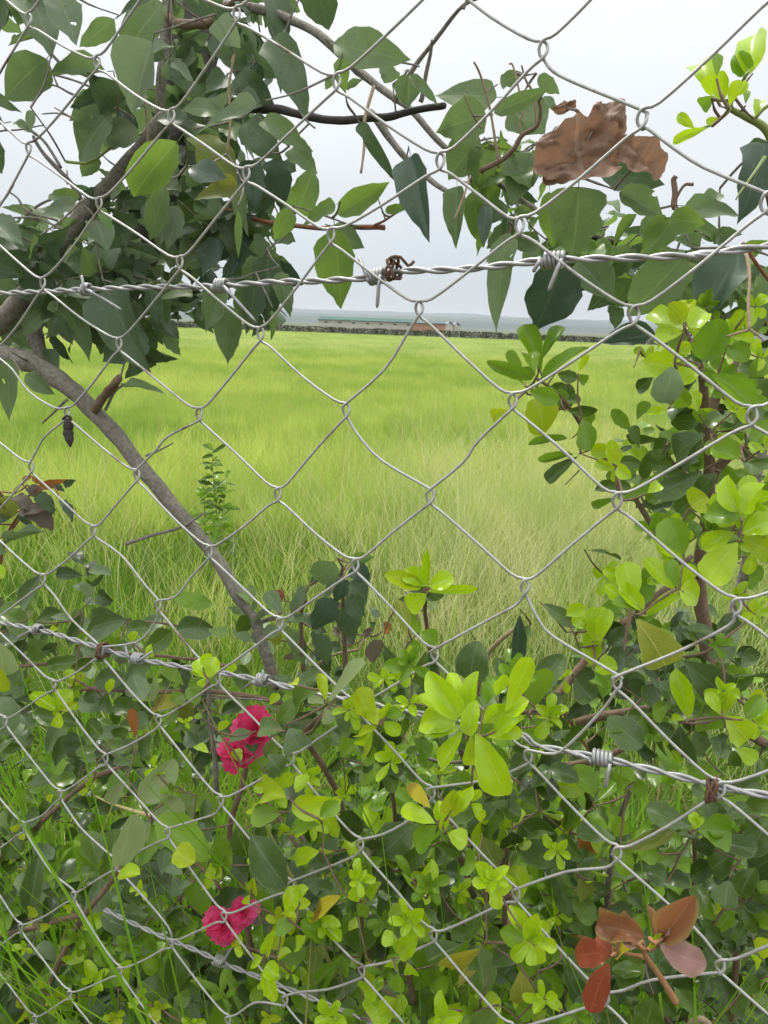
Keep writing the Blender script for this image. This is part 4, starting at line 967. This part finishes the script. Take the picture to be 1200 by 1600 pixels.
ch.heroes('''
660 916 604 898 22 L .06;662 916 634 886 26 L .06;666 914 668 860 12 L .06;670 916 706 904 26 L .05;668 924 738 920 14 L .06;666 928 640 948 28 L .05;676 918 694 900 16 G .08;640 925 692 930 20 H .1;622 945 640 935 14 HB .12
640 995 622 938 20 Y .08 @elli;650 955 636 978 30 G .1;640 982 656 976 18 L;658 988 684 1000 28 G .08;640 1004 656 1018 18 L;672 955 676 940 12 P
642 1008 628 1066 32 L .06;666 1018 654 1076 28 H .12;600 1008 622 1072 28 HB .12;736 1062 742 1010 50 HB .12;775 1026 802 1072 30 HB .14;812 962 806 1036 26 TK .14 @elli;828 978 814 1002 22 H
715 1122 674 1048 40 L .03;720 1112 704 1046 25 L .04;726 1112 746 1054 28 L .045;716 1126 660 1088 28 L .03;712 1132 646 1122 42 L .035;716 1138 674 1148 30 L .03;730 1148 742 1098 27 L .015;722 1142 690 1196 32 L .02
736 1148 740 1212 30 L .03;744 1146 788 1238 54 L .015;790 1112 830 1028 28 L .04;826 1108 850 1042 38 G .05;790 1120 820 1096 26 L .05;776 1142 814 1124 26 L .04;755 1130 792 1102 28 L .05;776 1086 786 1054 22 L .06
700 1100 680 1072 20 L .05;760 1100 768 1060 24 G .07;745 1165 770 1120 28 G .07;756 1150 812 1140 22 L .04
842 1078 872 1018 36 HB .09;846 1110 874 1088 26 HB .1;836 1120 880 1110 20 L .06;830 1116 852 1132 18 L .07;818 1140 850 1162 36 G .09;870 1112 872 1152 32 H .1;652 1110 614 1078 26 HB .12;640 1122 608 1154 32 HD .12
585 1128 558 1078 32 L .05;590 1132 575 1112 28 L .045;582 1142 552 1192 24 L .05;600 1128 622 1148 20 L .06;596 1124 606 1098 15 L;590 1135 562 1148 18 L;604 1120 622 1110 18 L
514 1096 572 1040 40 P .05;510 1094 498 1054 17 L .05;502 1080 448 1096 30 H .07;512 1100 476 1084 15 P;516 1104 554 1128 38 HB .07;508 1106 516 1130 20 P .06;432 1132 462 1098 26 H .07;442 1142 408 1140 32 HB .06
452 1138 478 1194 44 PG .05 @curl;438 1160 408 1188 30 H .06;418 1180 442 1205 38 HB .06;490 1145 512 1172 26 H .09;505 1128 530 1108 20 G;475 1100 440 1078 24 G .09;465 1070 452 1060 16 L;528 1080 545 1068 26 PG .08
680 1286 630 1264 24 L .05;690 1282 684 1248 18 L .05;682 1290 653 1320 30 L .045;700 1272 710 1234 24 L .05;712 1260 736 1232 20 L .05;700 1302 728 1312 26 L .045;694 1300 690 1268 18 L .05;672 1262 636 1230 28 YO .06 "yellow_leaf_with_burnt_brown_edge;700 1310 694 1285 22 G
745 1352 713 1345 36 L .05;762 1386 804 1374 28 L .04;754 1402 748 1412 18 L;755 1386 772 1362 24 L .05;760 1392 752 1372 22 L
742 1312 788 1236 52 H .1;756 1308 772 1346 42 TY .07;642 1288 598 1332 58 HB .12;652 1332 622 1362 44 HB .12;700 1332 676 1346 30 HB .12;812 1286 880 1340 62 H .14 @elli;800 1300 800 1332 40 HD .1 @hedge;850 1345 906 1375 52 HB .16
662 1370 636 1424 42 HB .1;666 1398 672 1348 26 L .07;642 1372 622 1338 16 G .08;622 1472 598 1464 20 L .05;624 1492 654 1464 26 L .05;614 1500 612 1524 24 L .06;636 1504 646 1532 20 L .05;620 1522 624 1548 18 L .05
618 1562 598 1584 20 L .05;612 1590 625 1560 24 L;596 1545 585 1530 16 L
752 1482 684 1556 36 YB .045 @curl "curled_yellow_leaf_with_brown_tip;830 1476 782 1456 30 L .04;822 1466 806 1418 22 L .045;826 1466 850 1438 26 L .04;832 1476 840 1504 24 L .04
812 1516 822 1596 36 Y .06 @elli;770 1508 800 1482 32 HB .08;842 1522 850 1562 32 H .09;696 1590 678 1564 17 L .05;700 1580 704 1602 24 L .05;730 1540 710 1562 32 H .1;775 1576 755 1625 50 H .05;745 1575 725 1600 30 PG .07;812 1590 835 1565 24 G .06
880 1506 905 1562 36 HD .1;565 1392 553 1358 28 L .05;576 1402 592 1384 15 L;560 1432 572 1412 22 G .06;562 1490 560 1448 50 H .09;490 1522 494 1478 28 TY .09;536 1492 524 1532 27 L .07;525 1505 488 1538 46 G .12
575 1502 582 1534 14 L;568 1550 590 1538 28 L .06;580 1592 600 1568 40 L .05;540 1560 548 1582 36 HD .1;545 1460 520 1480 24 H .12;590 1400 610 1440 26 HB .12;590 1310 610 1340 30 HD .15;530 1310 505 1340 26 PG .15
580 1330 555 1335 24 P .1;850 1270 875 1300 30 HD .16;830 1230 860 1200 30 HB .1;800 1210 825 1180 34 HB .1;770 1215 800 1255 30 PG .12;690 1400 700 1440 30 HD .15;720 1440 740 1470 26 HD .14;755 1440 775 1410 22 HB .12
'''.replace('@hedge', ''), 'hedge', .06, .18)
ch.fill([(500,1070),(900,1080),(900,1240),(640,1240),(480,1200)], 200, (36, 62), ['H','HD','HB','G','G'], (.10, .4), 'hedge', 30)
ch.fill([(480,1270),(900,1220),(930,1640),(480,1640)], 760, (38, 74), ['H','HD','H','HB','G','G','L'], (.10, .42), 'hedge', 60)
for x, y, R, n, d in ((640,1440,30,6,-.015),(735,1255,26,5,-.012),(560,1375,28,6,-.012),(830,1470,34,6,-.015),(770,1375,32,6,-.01),(500,1440,30,6,-.01),(860,1120,30,6,.04),(800,1060,34,6,.03),(640,1040,30,6,-.01),(870,1330,24,5,.08),(900,1590,26,5,.06),(520,1590,30,6,.0),(690,1590,28,6,-.01),(610,1190,28,5,.03),(480,1215,26,5,.02),(545,1110,24,5,-.02),(640,1100,26,5,-.01),(600,1060,22,4,.05),(670,1385,28,6,.05),(570,1350,24,5,.08),(850,1560,28,5,.06),(740,1580,26,5,.06),(600,1520,28,5,.05),(780,1300,22,4,.12),(540,1240,20,4,.16),(600,1440,22,5,.1),(900,1240,20,4,.14),(720,1390,18,4,.12),(700,1500,18,4,.14),(500,1580,22,5,.08),(470,1340,18,4,.1),(750,1500,20,4,.12),(560,1590,24,4,.06),(530,1370,18,4,.1),(665,1350,20,4,.14),(870,1430,22,4,.14),(640,1590,18,4,.07),(850,1130,16,4,.1),(690,1210,18,3,.12)): ch.rosette(x, y, R * 1.25, n + 1, RL.choice(['L','G','L']), d)
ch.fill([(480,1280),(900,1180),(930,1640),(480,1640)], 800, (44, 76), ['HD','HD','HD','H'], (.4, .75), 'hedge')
ch.finish('bark_brown', .038, .0007)

# ================================================================== low shrub, right
rl = Plant('low_shrub', fp(1060, 2300, .3), 'low round-leaved dark shrub in the lower right corner below the barbed wire', 'shrub')
S = rl.stem
S([(1080,1640),(1070,1500),(1080,1400),(1085,1320),(1078,1300)], 12, 6, 'bark_brown', .3, .14)
S([(1140,1640),(1150,1500),(1160,1420)], 12, 8, 'bark_brown', .3, .2)
S([(985,1228),(975,1260),(960,1310),(950,1400),(940,1500)], 8, 11, 'bark_grey', .14, .24)
S([(900,1600),(910,1450),(900,1370),(890,1300)], 10, 6, 'bark_brown', .26, .2)
S([(1080,1640),(1020,1560),(990,1500)], 9, 7, 'bark_brown', .3, .2)
S([(1060,1620),(1090,1590),(1110,1600)], 12, 9, 'twig_tan', .2, .2)
rl.heroes('''
1080 1290 1010 1266 40 HB .12;1090 1298 1140 1302 52 G .10;1100 1308 1106 1336 32 HD .12;1140 1376 1134 1416 38 HB .1;1140 1398 1186 1432 42 H .14;1172 1366 1214 1338 50 HB .14;1150 1332 1106 1352 42 H .13;962 1310 902 1304 36 HB .1
985 1312 962 1302 24 HB .12;980 1326 1052 1300 24 TY .1 @elli;912 1208 904 1264 42 HD .14;986 1222 952 1222 26 G .08;975 1224 990 1204 22 L .1;984 1234 1010 1232 26 G .1;905 1372 922 1408 30 TY .1;925 1380 910 1420 24 G .12
890 1272 884 1304 18 O .2;930 1290 908 1338 24 O .18;925 1310 940 1342 18 O .2;1160 1262 1210 1250 30 H .14;1130 1280 1110 1255 26 HB .14;1185 1280 1165 1300 28 H .16;1090 1292 1080 1270 14 L .1;1084 1296 1092 1276 14 L .1
900 1592 948 1562 40 HD .08;960 1524 1004 1508 50 H .12;1020 1560 1006 1604 44 H .12;1010 1512 1030 1550 34 HD .14;1205 1470 1188 1490 26 LY .05;1190 1500 1172 1506 22 L .06;1120 1350 1080 1370 34 HD .15;1060 1335 1030 1350 30 H .15
1040 1375 1010 1360 34 HB .14;990 1370 960 1360 30 HB .14;955 1390 925 1400 30 HD .15;1150 1240 1180 1220 26 HB .12;1160 1340 1190 1300 40 HB .12;1180 1395 1210 1380 36 HD .14;1100 1240 1080 1230 20 HB .14;1128 1420 1112 1418 18 L .12
1020 1330 1000 1310 26 G .14;1110 1450 1140 1440 30 HD .2;940 1470 965 1440 30 HD .16;880 1480 910 1460 30 HD .14;1160 1550 1185 1530 26 H .2;1050 1540 1080 1520 28 HD .2
''', 'hedge', .1, .22)
rl.fill([(880,1230),(1240,1230),(1240,1460),(880,1480)], 260, (42, 74), ['H','HD','HB','H','G','G'], (.12, .42), 'hedge', 30)
rl.fill([(860,1460),(1240,1440),(1240,1640),(860,1640)], 240, (40, 72), ['H','HD','HD','G'], (.18, .45), 'hedge', 20)
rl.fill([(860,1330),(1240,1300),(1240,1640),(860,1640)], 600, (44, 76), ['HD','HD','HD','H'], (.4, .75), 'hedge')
rl.finish('bark_brown', .038, .0007)

# ================================================================== red shoot, seedling, left plant, weed
rd = Plant('red_leaved_shoot', fp(1055, 1565, -.012), 'young shoot with coppery red and pink leaves in front of the mesh at lower right', 'shoot')
S = rd.stem
S([(1057,1566),(1042,1540),(1022,1510),(1008,1490),(1003,1470)], 11, 6, 'stem_orange', -.012, -.03, 'stem')
S([(1012,1498),(985,1490),(960,1483),(925,1470),(895,1462)], 8, 4, 'stem_orange', -.01, .12, 'stem')
S([(955,1484),(945,1495),(940,1508)], 7, 5, 'stem_orange', .0, -.02, 'stem')
S([(1008,1490),(1025,1470),(1036,1455)], 7, 5, 'stem_orange', -.02, -.03, 'stem')
rd.heroes('''
1006 1464 936 1448 50 R .01 @dry "pale_coppery_leaf_arching_left;968 1466 965 1480 14 YO .02;1026 1468 1012 1414 20 R .02;1034 1470 1074 1402 44 R .01 "coppery_leaf_pointing_up_with_torn_edge;1040 1462 1086 1424 14 RP .005;1030 1470 1050 1440 22 RP .01
1032 1478 1106 1508 44 RP .0 "pinkish_drooping_leaf;955 1490 893 1494 40 RD .02;955 1490 930 1468 24 RD .02;950 1505 922 1588 36 RD .01 "deep_red_leaf_hanging_down;1015 1482 1034 1460 10 LY .01;998 1478 975 1474 16 RP .02;990 1480 960 1495 20 YO .03
''', 'elli', .0, .03)
rd.finish('stem_orange', .03, .001)

sd = Plant('seedling', fp(535, 1040, .45), 'upright broad-leaved seedling with drooping green leaves standing in the grass gap', 'seedling')
S = sd.stem
S([(540,1100),(538,1000),(536,940),(535,885)], 8, 5, 'bark_brown', .3, .25, 'stem')
S([(475,1060),(472,1000),(470,960),(478,940)], 7, 6, 'bark_brown', .3, .27, 'stem')
S([(455,1075),(510,1028),(560,1015)], 4, 4, 'twig_tan', .3, .3, 'stem')
sd.heroes('''
522 878 483 922 42 T .24;546 880 584 870 22 TB .26;552 884 576 914 32 TK .24;532 898 506 934 46 TD .26;536 905 526 952 26 TK .22;514 934 494 1002 46 TK .2;546 910 572 942 40 TD .26;546 930 572 968 36 TD .24;536 948 556 998 44 TD .26
476 926 443 966 20 TP .24;478 918 460 935 16 TP .25;502 990 512 1044 26 TD .28;438 922 428 948 20 RD .26;442 940 420 944 18 GB .26;582 1000 592 1038 38 GB .28;600 985 612 975 20 O .28;578 992 568 985 18 GB .28;426 974 430 1018 28 TY .28;448 1000 468 985 36 T .3
470 1010 450 1030 34 T .3;400 985 415 1010 26 TD .3;500 900 478 915 20 TD .27;552 960 540 985 20 TD .27
''', 'tree', .22, .3)
sd.fill([(430,950),(620,960),(640,1060),(430,1060)], 26, (28, 44), ['T','TD','GB'], (.3, .4), 'tree', 26)
sd.finish('bark_brown', .05, .0009)

pp = Plant('sprawling_plant', fp(-40, 1100, .4), 'plant with dull purplish grey leaves leaning in at the left edge above the hedge', 'plant')
S = pp.stem
S([(-20,1050),(0,880),(15,830),(30,800),(45,775),(55,765)], 7, 3, 'twig_red', .3, .22, 'stem')
S([(20,825),(40,800),(70,780)], 3, 2, 'twig_red', .24, .22, 'stem')
pp.heroes('''
26 774 54 797 22 GB .2;45 760 66 780 20 GB .22;62 760 98 752 14 O .22;84 758 100 766 11 TD .22;60 772 88 802 24 TD .2;18 775 8 812 32 TY .22;48 790 84 826 38 GB .21;30 800 62 790 20 GB .2;96 782 121 812 20 TK .2;10 848 66 828 24 T .21
28 802 54 826 11 TD .22;-10 770 12 792 20 GB .22;-10 815 20 790 26 TD .23;52 805 86 795 22 TD .23;36 754 48 742 12 O .23;62 756 50 744 12 O .24;-15 850 12 862 24 T .24;100 758 118 750 12 TD .24
''', 'tree', .2, .26)
pp.finish('twig_red', .05, .0009)

wd = Plant('weed', Vector((-1.05, 4.2, 0)), 'tall pale green weed standing alone in the field left of centre', 'weed')
def at(px, py, y):
    r = ray(px, py); return CAM + r * (y / r.y)
def weed(px, ytop, ybot, Y, n, seed):
    r = random.Random(seed); P = []
    for i in range(9):
        t = i / 8; P.append(at(px + 6 * math.sin(t * 4 + seed), ybot + (ytop - ybot) * t, Y))
    b = MB(); b.tube(P, [.005 - .0004 * i for i in range(9)], 5); b.build('stem', MATS['stem_green'], wd.root)
    for i in range(n):
        t = .1 + .9 * i / n; k = min(7, int(t * 8)); B = P[k].lerp(P[k + 1], t * 8 - k); g = i * 2.4; L = (.11 - .05 * t) * r.uniform(.8, 1.2)
        T = B + Vector((math.cos(g) * L, math.sin(g) * L, r.uniform(-.02, .05)))
        wd.leaf(B, T, L * .26, r.choice(['G', 'TB', 'H']), 'elli', r, tilt=.9)
        if i % 2: wd.leaf(B, B + (T - B) * .5 + Vector((0, 0, .02)), L * .25, 'G', 'elli', r)
weed(338, 700, 900, 3.6, 44, 1); weed(325, 745, 900, 3.7, 20, 2); weed(352, 742, 900, 3.5, 20, 3)

# dead pod hanging from a knuckle
pod = thing('dried_seed_pod', fp(108, 650, -.002), 'small dried brown pod dangling from a knuckle of the mesh at the left', 'seed pod')
b = MB(); P = [fp(106, 648, .002), fp(107, 660, .0), fp(106, 674, .0), fp(109, 688, .0), fp(110, 699, .0)]
b.tube(spline(P, 5), [.0008, .0012, .002, .0026, .003, .0034, .0031, .0037, .0033, .003, .0034, .0038, .0035, .003, .0033, .003, .0025, .002, .0016, .001, .0005], 9, rough=.5)
b.build('pod', MATS['bark_dark'], pod)
b = MB(); b.tube(spline([fp(98, 655, .0), fp(104, 650, -.003), fp(110, 652, .0), fp(112, 660, .001)], 4), .0009, 5); b.build('stalk', MATS['bark_dark'], pod)

# ================================================================== grass
def grassmat(name, c1, c2, tcol, trans=.35, rough=.55, dry=0.0):
    m, t = newmat(name); oi = N(t, 'ShaderNodeObjectInfo'); at_ = N(t, 'ShaderNodeAttribute', attribute_name='rnd')
    rv = math_(t, 'FRACT', math_(t, 'ADD', oi.outputs['Random'], at_.outputs['Fac']))
    g = N(t, 'ShaderNodeNewGeometry')
    n1 = noisetex(t, .35, 3, g.outputs['Position']); n2 = noisetex(t, 2.3, 2, g.outputs['Position'])
    col = mixc(t, rv, c1, c2)
    col = mixc(t, ramp(t, n1, [(.4, (0, 0, 0)), (.65, (1, 1, 1))]), col, tuple(x * y for x, y in zip(c1, (.62, .85, .6))))
    col = mixc(t, math_(t, 'MULTIPLY', ramp(t, n2, [(.5, (0, 0, 0)), (.7, (1, 1, 1))]), .6), col, tuple(min(1, x * 1.15) for x in c2))
    if dry:
        col = mixc(t, ramp(t, rv, [(1 - dry - .01, (0, 0, 0)), (1 - dry, (1, 1, 1))]), col, (.42, .36, .15))
    p = princ(t, Roughness=rough); t.links.new(col, p.inputs['Base Color']); p.inputs['Specular IOR Level'].default_value = .3
    tr = N(t, 'ShaderNodeBsdfTranslucent'); t.links.new(mixc(t, .5, col, tcol), tr.inputs[0])
    ms = N(t, 'ShaderNodeMixShader'); ms.inputs[0].default_value = trans; t.links.new(p.outputs[0], ms.inputs[1]); t.links.new(tr.outputs[0], ms.inputs[2])
    outm(t, ms.outputs[0]); return m
grassmat('grass', (.28, .42, .06), (.70, .76, .22), (.58, .70, .13), .36, dry=.08)
grassmat('grass_far', (.42, .50, .15), (.68, .74, .30), (.6, .70, .18), .4)
grassmat('grass_bright', (.09, .20, .015), (.21, .36, .035), (.26, .46, .03), .33, dry=.07)
grassmat('grass_dry', (.62, .60, .26), (.84, .78, .46), (.6, .52, .24), .3)
grassmat('grass_dead', (.24, .17, .09), (.42, .34, .18), (.4, .3, .15), .25)
grassmat('herb', (.08, .18, .03), (.14, .28, .05), (.2, .4, .04), .3)

grassmat('grass_fresh', (.14, .32, .02), (.28, .50, .04), (.36, .62, .03), .4, dry=.06)
def tuft(name, n, h, w, spread, lean, mat, seed, head=0, seg=4, curl=1.0):
    """a clump of real blades, each a tapering strip; head: share of blades that carry a seed head"""
    r = np.random.default_rng(seed); V = []; Fc = []; R_ = []
    for i in range(n):
        bx, by = r.normal(0, spread, 2); a = r.uniform(0, 6.283); hh = h * r.uniform(.55, 1.1); ww = w * r.uniform(.6, 1.2); ln = lean * r.uniform(.2, 1.3); c = r.uniform(.3, 1.2) * curl
        dx, dy = math.cos(a), math.sin(a); b0 = len(V); fa = r.uniform(0, 3.14); fx, fy = math.cos(fa), math.sin(fa)
        for k in range(seg + 1):
            t = k / seg; o = ln * hh * t ** (1.4 + .6 * c); z = hh * t * (1 - .18 * c * t * ln * 2); q = ww * .5 * (1 - t ** 1.8 * .95)
            V.append((bx + dx * o - fx * q, by + dy * o - fy * q, z)); V.append((bx + dx * o + fx * q, by + dy * o + fy * q, z))
        R_ += [r.uniform(0, 1)] * (2 * seg + 2)
        Fc += [(b0 + 2 * k, b0 + 2 * k + 1, b0 + 2 * k + 3, b0 + 2 * k + 2) for k in range(seg)]
        if r.uniform() < head:
            ex, ey, ez = bx + dx * ln * hh, by + dy * ln * hh, V[-1][2]
            ux, uy, uz = dx * ln, dy * ln, 1.0
            for k in range(6):
                a2 = r.uniform(0, 6.28); s_ = hh * .10 * r.uniform(.5, 1.3); zz = hh * .035 * k; b0 = len(V); sp_ = .28
                px_, py_, pz_ = ex - ux * zz, ey - uy * zz, ez - zz * .9
                qx, qy, qz = px_ + (ux * .8 + math.cos(a2) * sp_) * s_, py_ + (uy * .8 + math.sin(a2) * sp_) * s_, pz_ + s_ * .9
                V += [(px_ - .0005, py_, pz_), (px_ + .0005, py_, pz_), ((px_ + qx) / 2 + .0012, (py_ + qy) / 2, (pz_ + qz) / 2), (qx, qy, qz)]
                Fc.append((b0, b0 + 1, b0 + 2, b0 + 3)); R_ += [r.uniform(0, 1)] * 4
    me = mesh(name, V, Fc, MATS[mat], True, rnd=R_); return bpy.data.objects.new(name, me)
def scatter(name, protos, pts, rot, scl, label, idx=None):
    """instances of a few clumps on points through geometry nodes: one countless mass of grass"""
    col = bpy.data.collections.new(name + '_clumps')
    for o in protos: col.objects.link(o)
    me = bpy.data.meshes.new(name); me.from_pydata([tuple(p) for p in pts], [], [])
    for nm, arr in (('rot', rot), ('scl', scl)):
        a = me.attributes.new(nm, 'FLOAT', 'POINT'); a.data.foreach_set('value', np.asarray(arr, dtype=np.float32))
    o = link(name, me); ng = bpy.data.node_groups.new(name, 'GeometryNodeTree')
    ng.interface.new_socket('Geometry', in_out='INPUT', socket_type='NodeSocketGeometry'); ng.interface.new_socket('Geometry', in_out='OUTPUT', socket_type='NodeSocketGeometry')
    gi = ng.nodes.new('NodeGroupInput'); go = ng.nodes.new('NodeGroupOutput'); ip = ng.nodes.new('GeometryNodeInstanceOnPoints'); ci = ng.nodes.new('GeometryNodeCollectionInfo')
    ci.inputs['Collection'].default_value = col; ci.inputs['Separate Children'].default_value = True; ci.inputs['Reset Children'].default_value = True
    ip.inputs['Pick Instance'].default_value = True
    ar = ng.nodes.new('GeometryNodeInputNamedAttribute'); ar.data_type = 'FLOAT'; ar.inputs[0].default_value = 'rot'
    as_ = ng.nodes.new('GeometryNodeInputNamedAttribute'); as_.data_type = 'FLOAT'; as_.inputs[0].default_value = 'scl'
    cx = ng.nodes.new('ShaderNodeCombineXYZ'); e2r = ng.nodes.new('FunctionNodeEulerToRotation')
    L = ng.links.new; L(gi.outputs[0], ip.inputs['Points']); L(ci.outputs[0], ip.inputs['Instance']); L(ar.outputs['Attribute'], cx.inputs[2]); L(cx.outputs[0], e2r.inputs[0]); L(e2r.outputs[0], ip.inputs['Rotation']); L(as_.outputs['Attribute'], ip.inputs['Scale']); L(ip.outputs[0], go.inputs[0])
    md = o.modifiers.new('scatter', 'NODES'); md.node_group = ng
    return tag(o, label, None, None, 'stuff')
rg = np.random.default_rng(8)
def wedge(n, y0, y1, slope=.68, pw=1.0):
    """points in the wedge of ground the camera looks over, nearer ones denser when pw > 1"""
    y = y0 + (y1 - y0) * rg.uniform(0, 1, n) ** pw; x = rg.uniform(-1, 1, n) * (slope * y + .9)
    return np.stack([x, y, np.zeros(n)], 1)
def scat(name, protos, P, s0, s1, label): return scatter(name, protos, P, rg.uniform(0, 6.28, len(P)), rg.uniform(s0, s1, len(P)), label)
def lim(P): # drop points nearer than the fence line plus margin
    k = [(Vector((p[0], p[1], .9)) - CAM).dot(NF) > DF + .25 for p in P]; return P[np.array(k)]
near = [tuft('blades', 34, .60, .0080, .06, .38, 'grass', i) for i in range(5)]
P = np.concatenate([wedge(7000, 4.2, 9.5, pw=1.2), wedge(300, 2.8, 4.3)]); scat('field_grass', near, P, .55, 1.15, 'soft bright green grass filling the near part of the field')
mid_ = [tuft('blades', 60, .56, .013, .17, .30, 'grass', 20 + i, seg=3) for i in range(4)]
P = wedge(16000, 8, 34, .62, 1.5); scat('field_grass', mid_, P, .85, 1.08, 'soft bright green grass filling the middle of the field')
far = [tuft('blades', 70, .54, .03, .42, .28, 'grass_far', 40 + i, seg=2) for i in range(3)]
P = wedge(22000, 30, 84, .62, 1.1); scat('field_grass', far, P, .92, 1.06, 'green crop stretching away to the hedgerow')
# straw coloured tall grass, thick right of centre
def patch(cx, cy, sx, sy, n): return np.stack([rg.normal(cx, sx, n), rg.normal(cy, sy, n), np.zeros(n)], 1)
dry = [tuft('stalks', 8, .98, .0038, .09, .5, 'grass_dry', 60 + i, head=.3, seg=7, curl=1.5) for i in range(5)]
P = lim(np.concatenate([patch(1.0, 3.3, .6, .7, 420), patch(1.7, 4.6, 1.0, 1.0, 420), patch(.55, 3.6, .5, .9, 260), patch(-1.2, 3.2, 1.0, .8, 60), patch(2.8, 5.2, 1.2, 1.3, 260)]))
P = P[P[:, 1] > 1.7]; scat('dry_grass', dry, P, .62, 1.12, 'straw coloured dry grass stalks with thin seed heads right of the middle')
# tangled verge between the hedge and the crop
vg = [tuft('blades', 34, .46, .0055, .07, .85, 'grass_bright', 80 + i, seg=5, curl=1.4) for i in range(4)]
P = lim(wedge(4200, 1.45, 4.6, .75, .65)); scat('verge_grass', vg, P, .6, 1.15, 'tangled rough green grass growing between the shrubs and the field')
dd = [tuft('blades', 22, .40, .0035, .07, 1.0, 'grass_dead', 90 + i, seg=5, curl=1.5) for i in range(3)]
P = lim(wedge(1700, .95, 3.6, .75, .8)); scat('dead_grass', dd, P, .5, 1.1, 'matted dead brown grass in the rough verge')
# fresh grass pushing up among the low shrubs
fg = [tuft('blades', 9, .62, .0042, .03, .30, 'grass_fresh', 100 + i, seg=6, curl=1.0) for i in range(4)]
def along(lo, hi, n, d0, d1):
    out = []
    for _ in range(n):
        p = fp(rg.uniform(lo, hi), 1400, rg.uniform(d0, d1)); out.append((p.x, p.y, 0))
    return np.array(out)
P = np.concatenate([along(-80, 330, 75, .05, .45), along(430, 720, 60, .04, .4), along(850, 1250, 100, .04, .45), along(0, 1200, 90, .3, .8)])
scat('hedge_grass', fg, P, 1.35, 2.05, 'fresh green grass blades growing up through the low shrubs')

# ------------------------------------------------------------------ air
m, t = newmat('air'); pv = N(t, 'ShaderNodeVolumePrincipled'); pv.inputs['Color'].default_value = (.86, .92, 1, 1); pv.inputs['Density'].default_value = .0002; pv.inputs['Anisotropy'].default_value = .2
o_ = t.nodes.new('ShaderNodeOutputMaterial'); t.links.new(pv.outputs[0], o_.inputs['Volume'])
b = MB(); b.box(-9400, 9400, -100, 9400, -6, 75); hz_ = b.build('haze', m, None, False); hz_['kind'] = 'stuff'
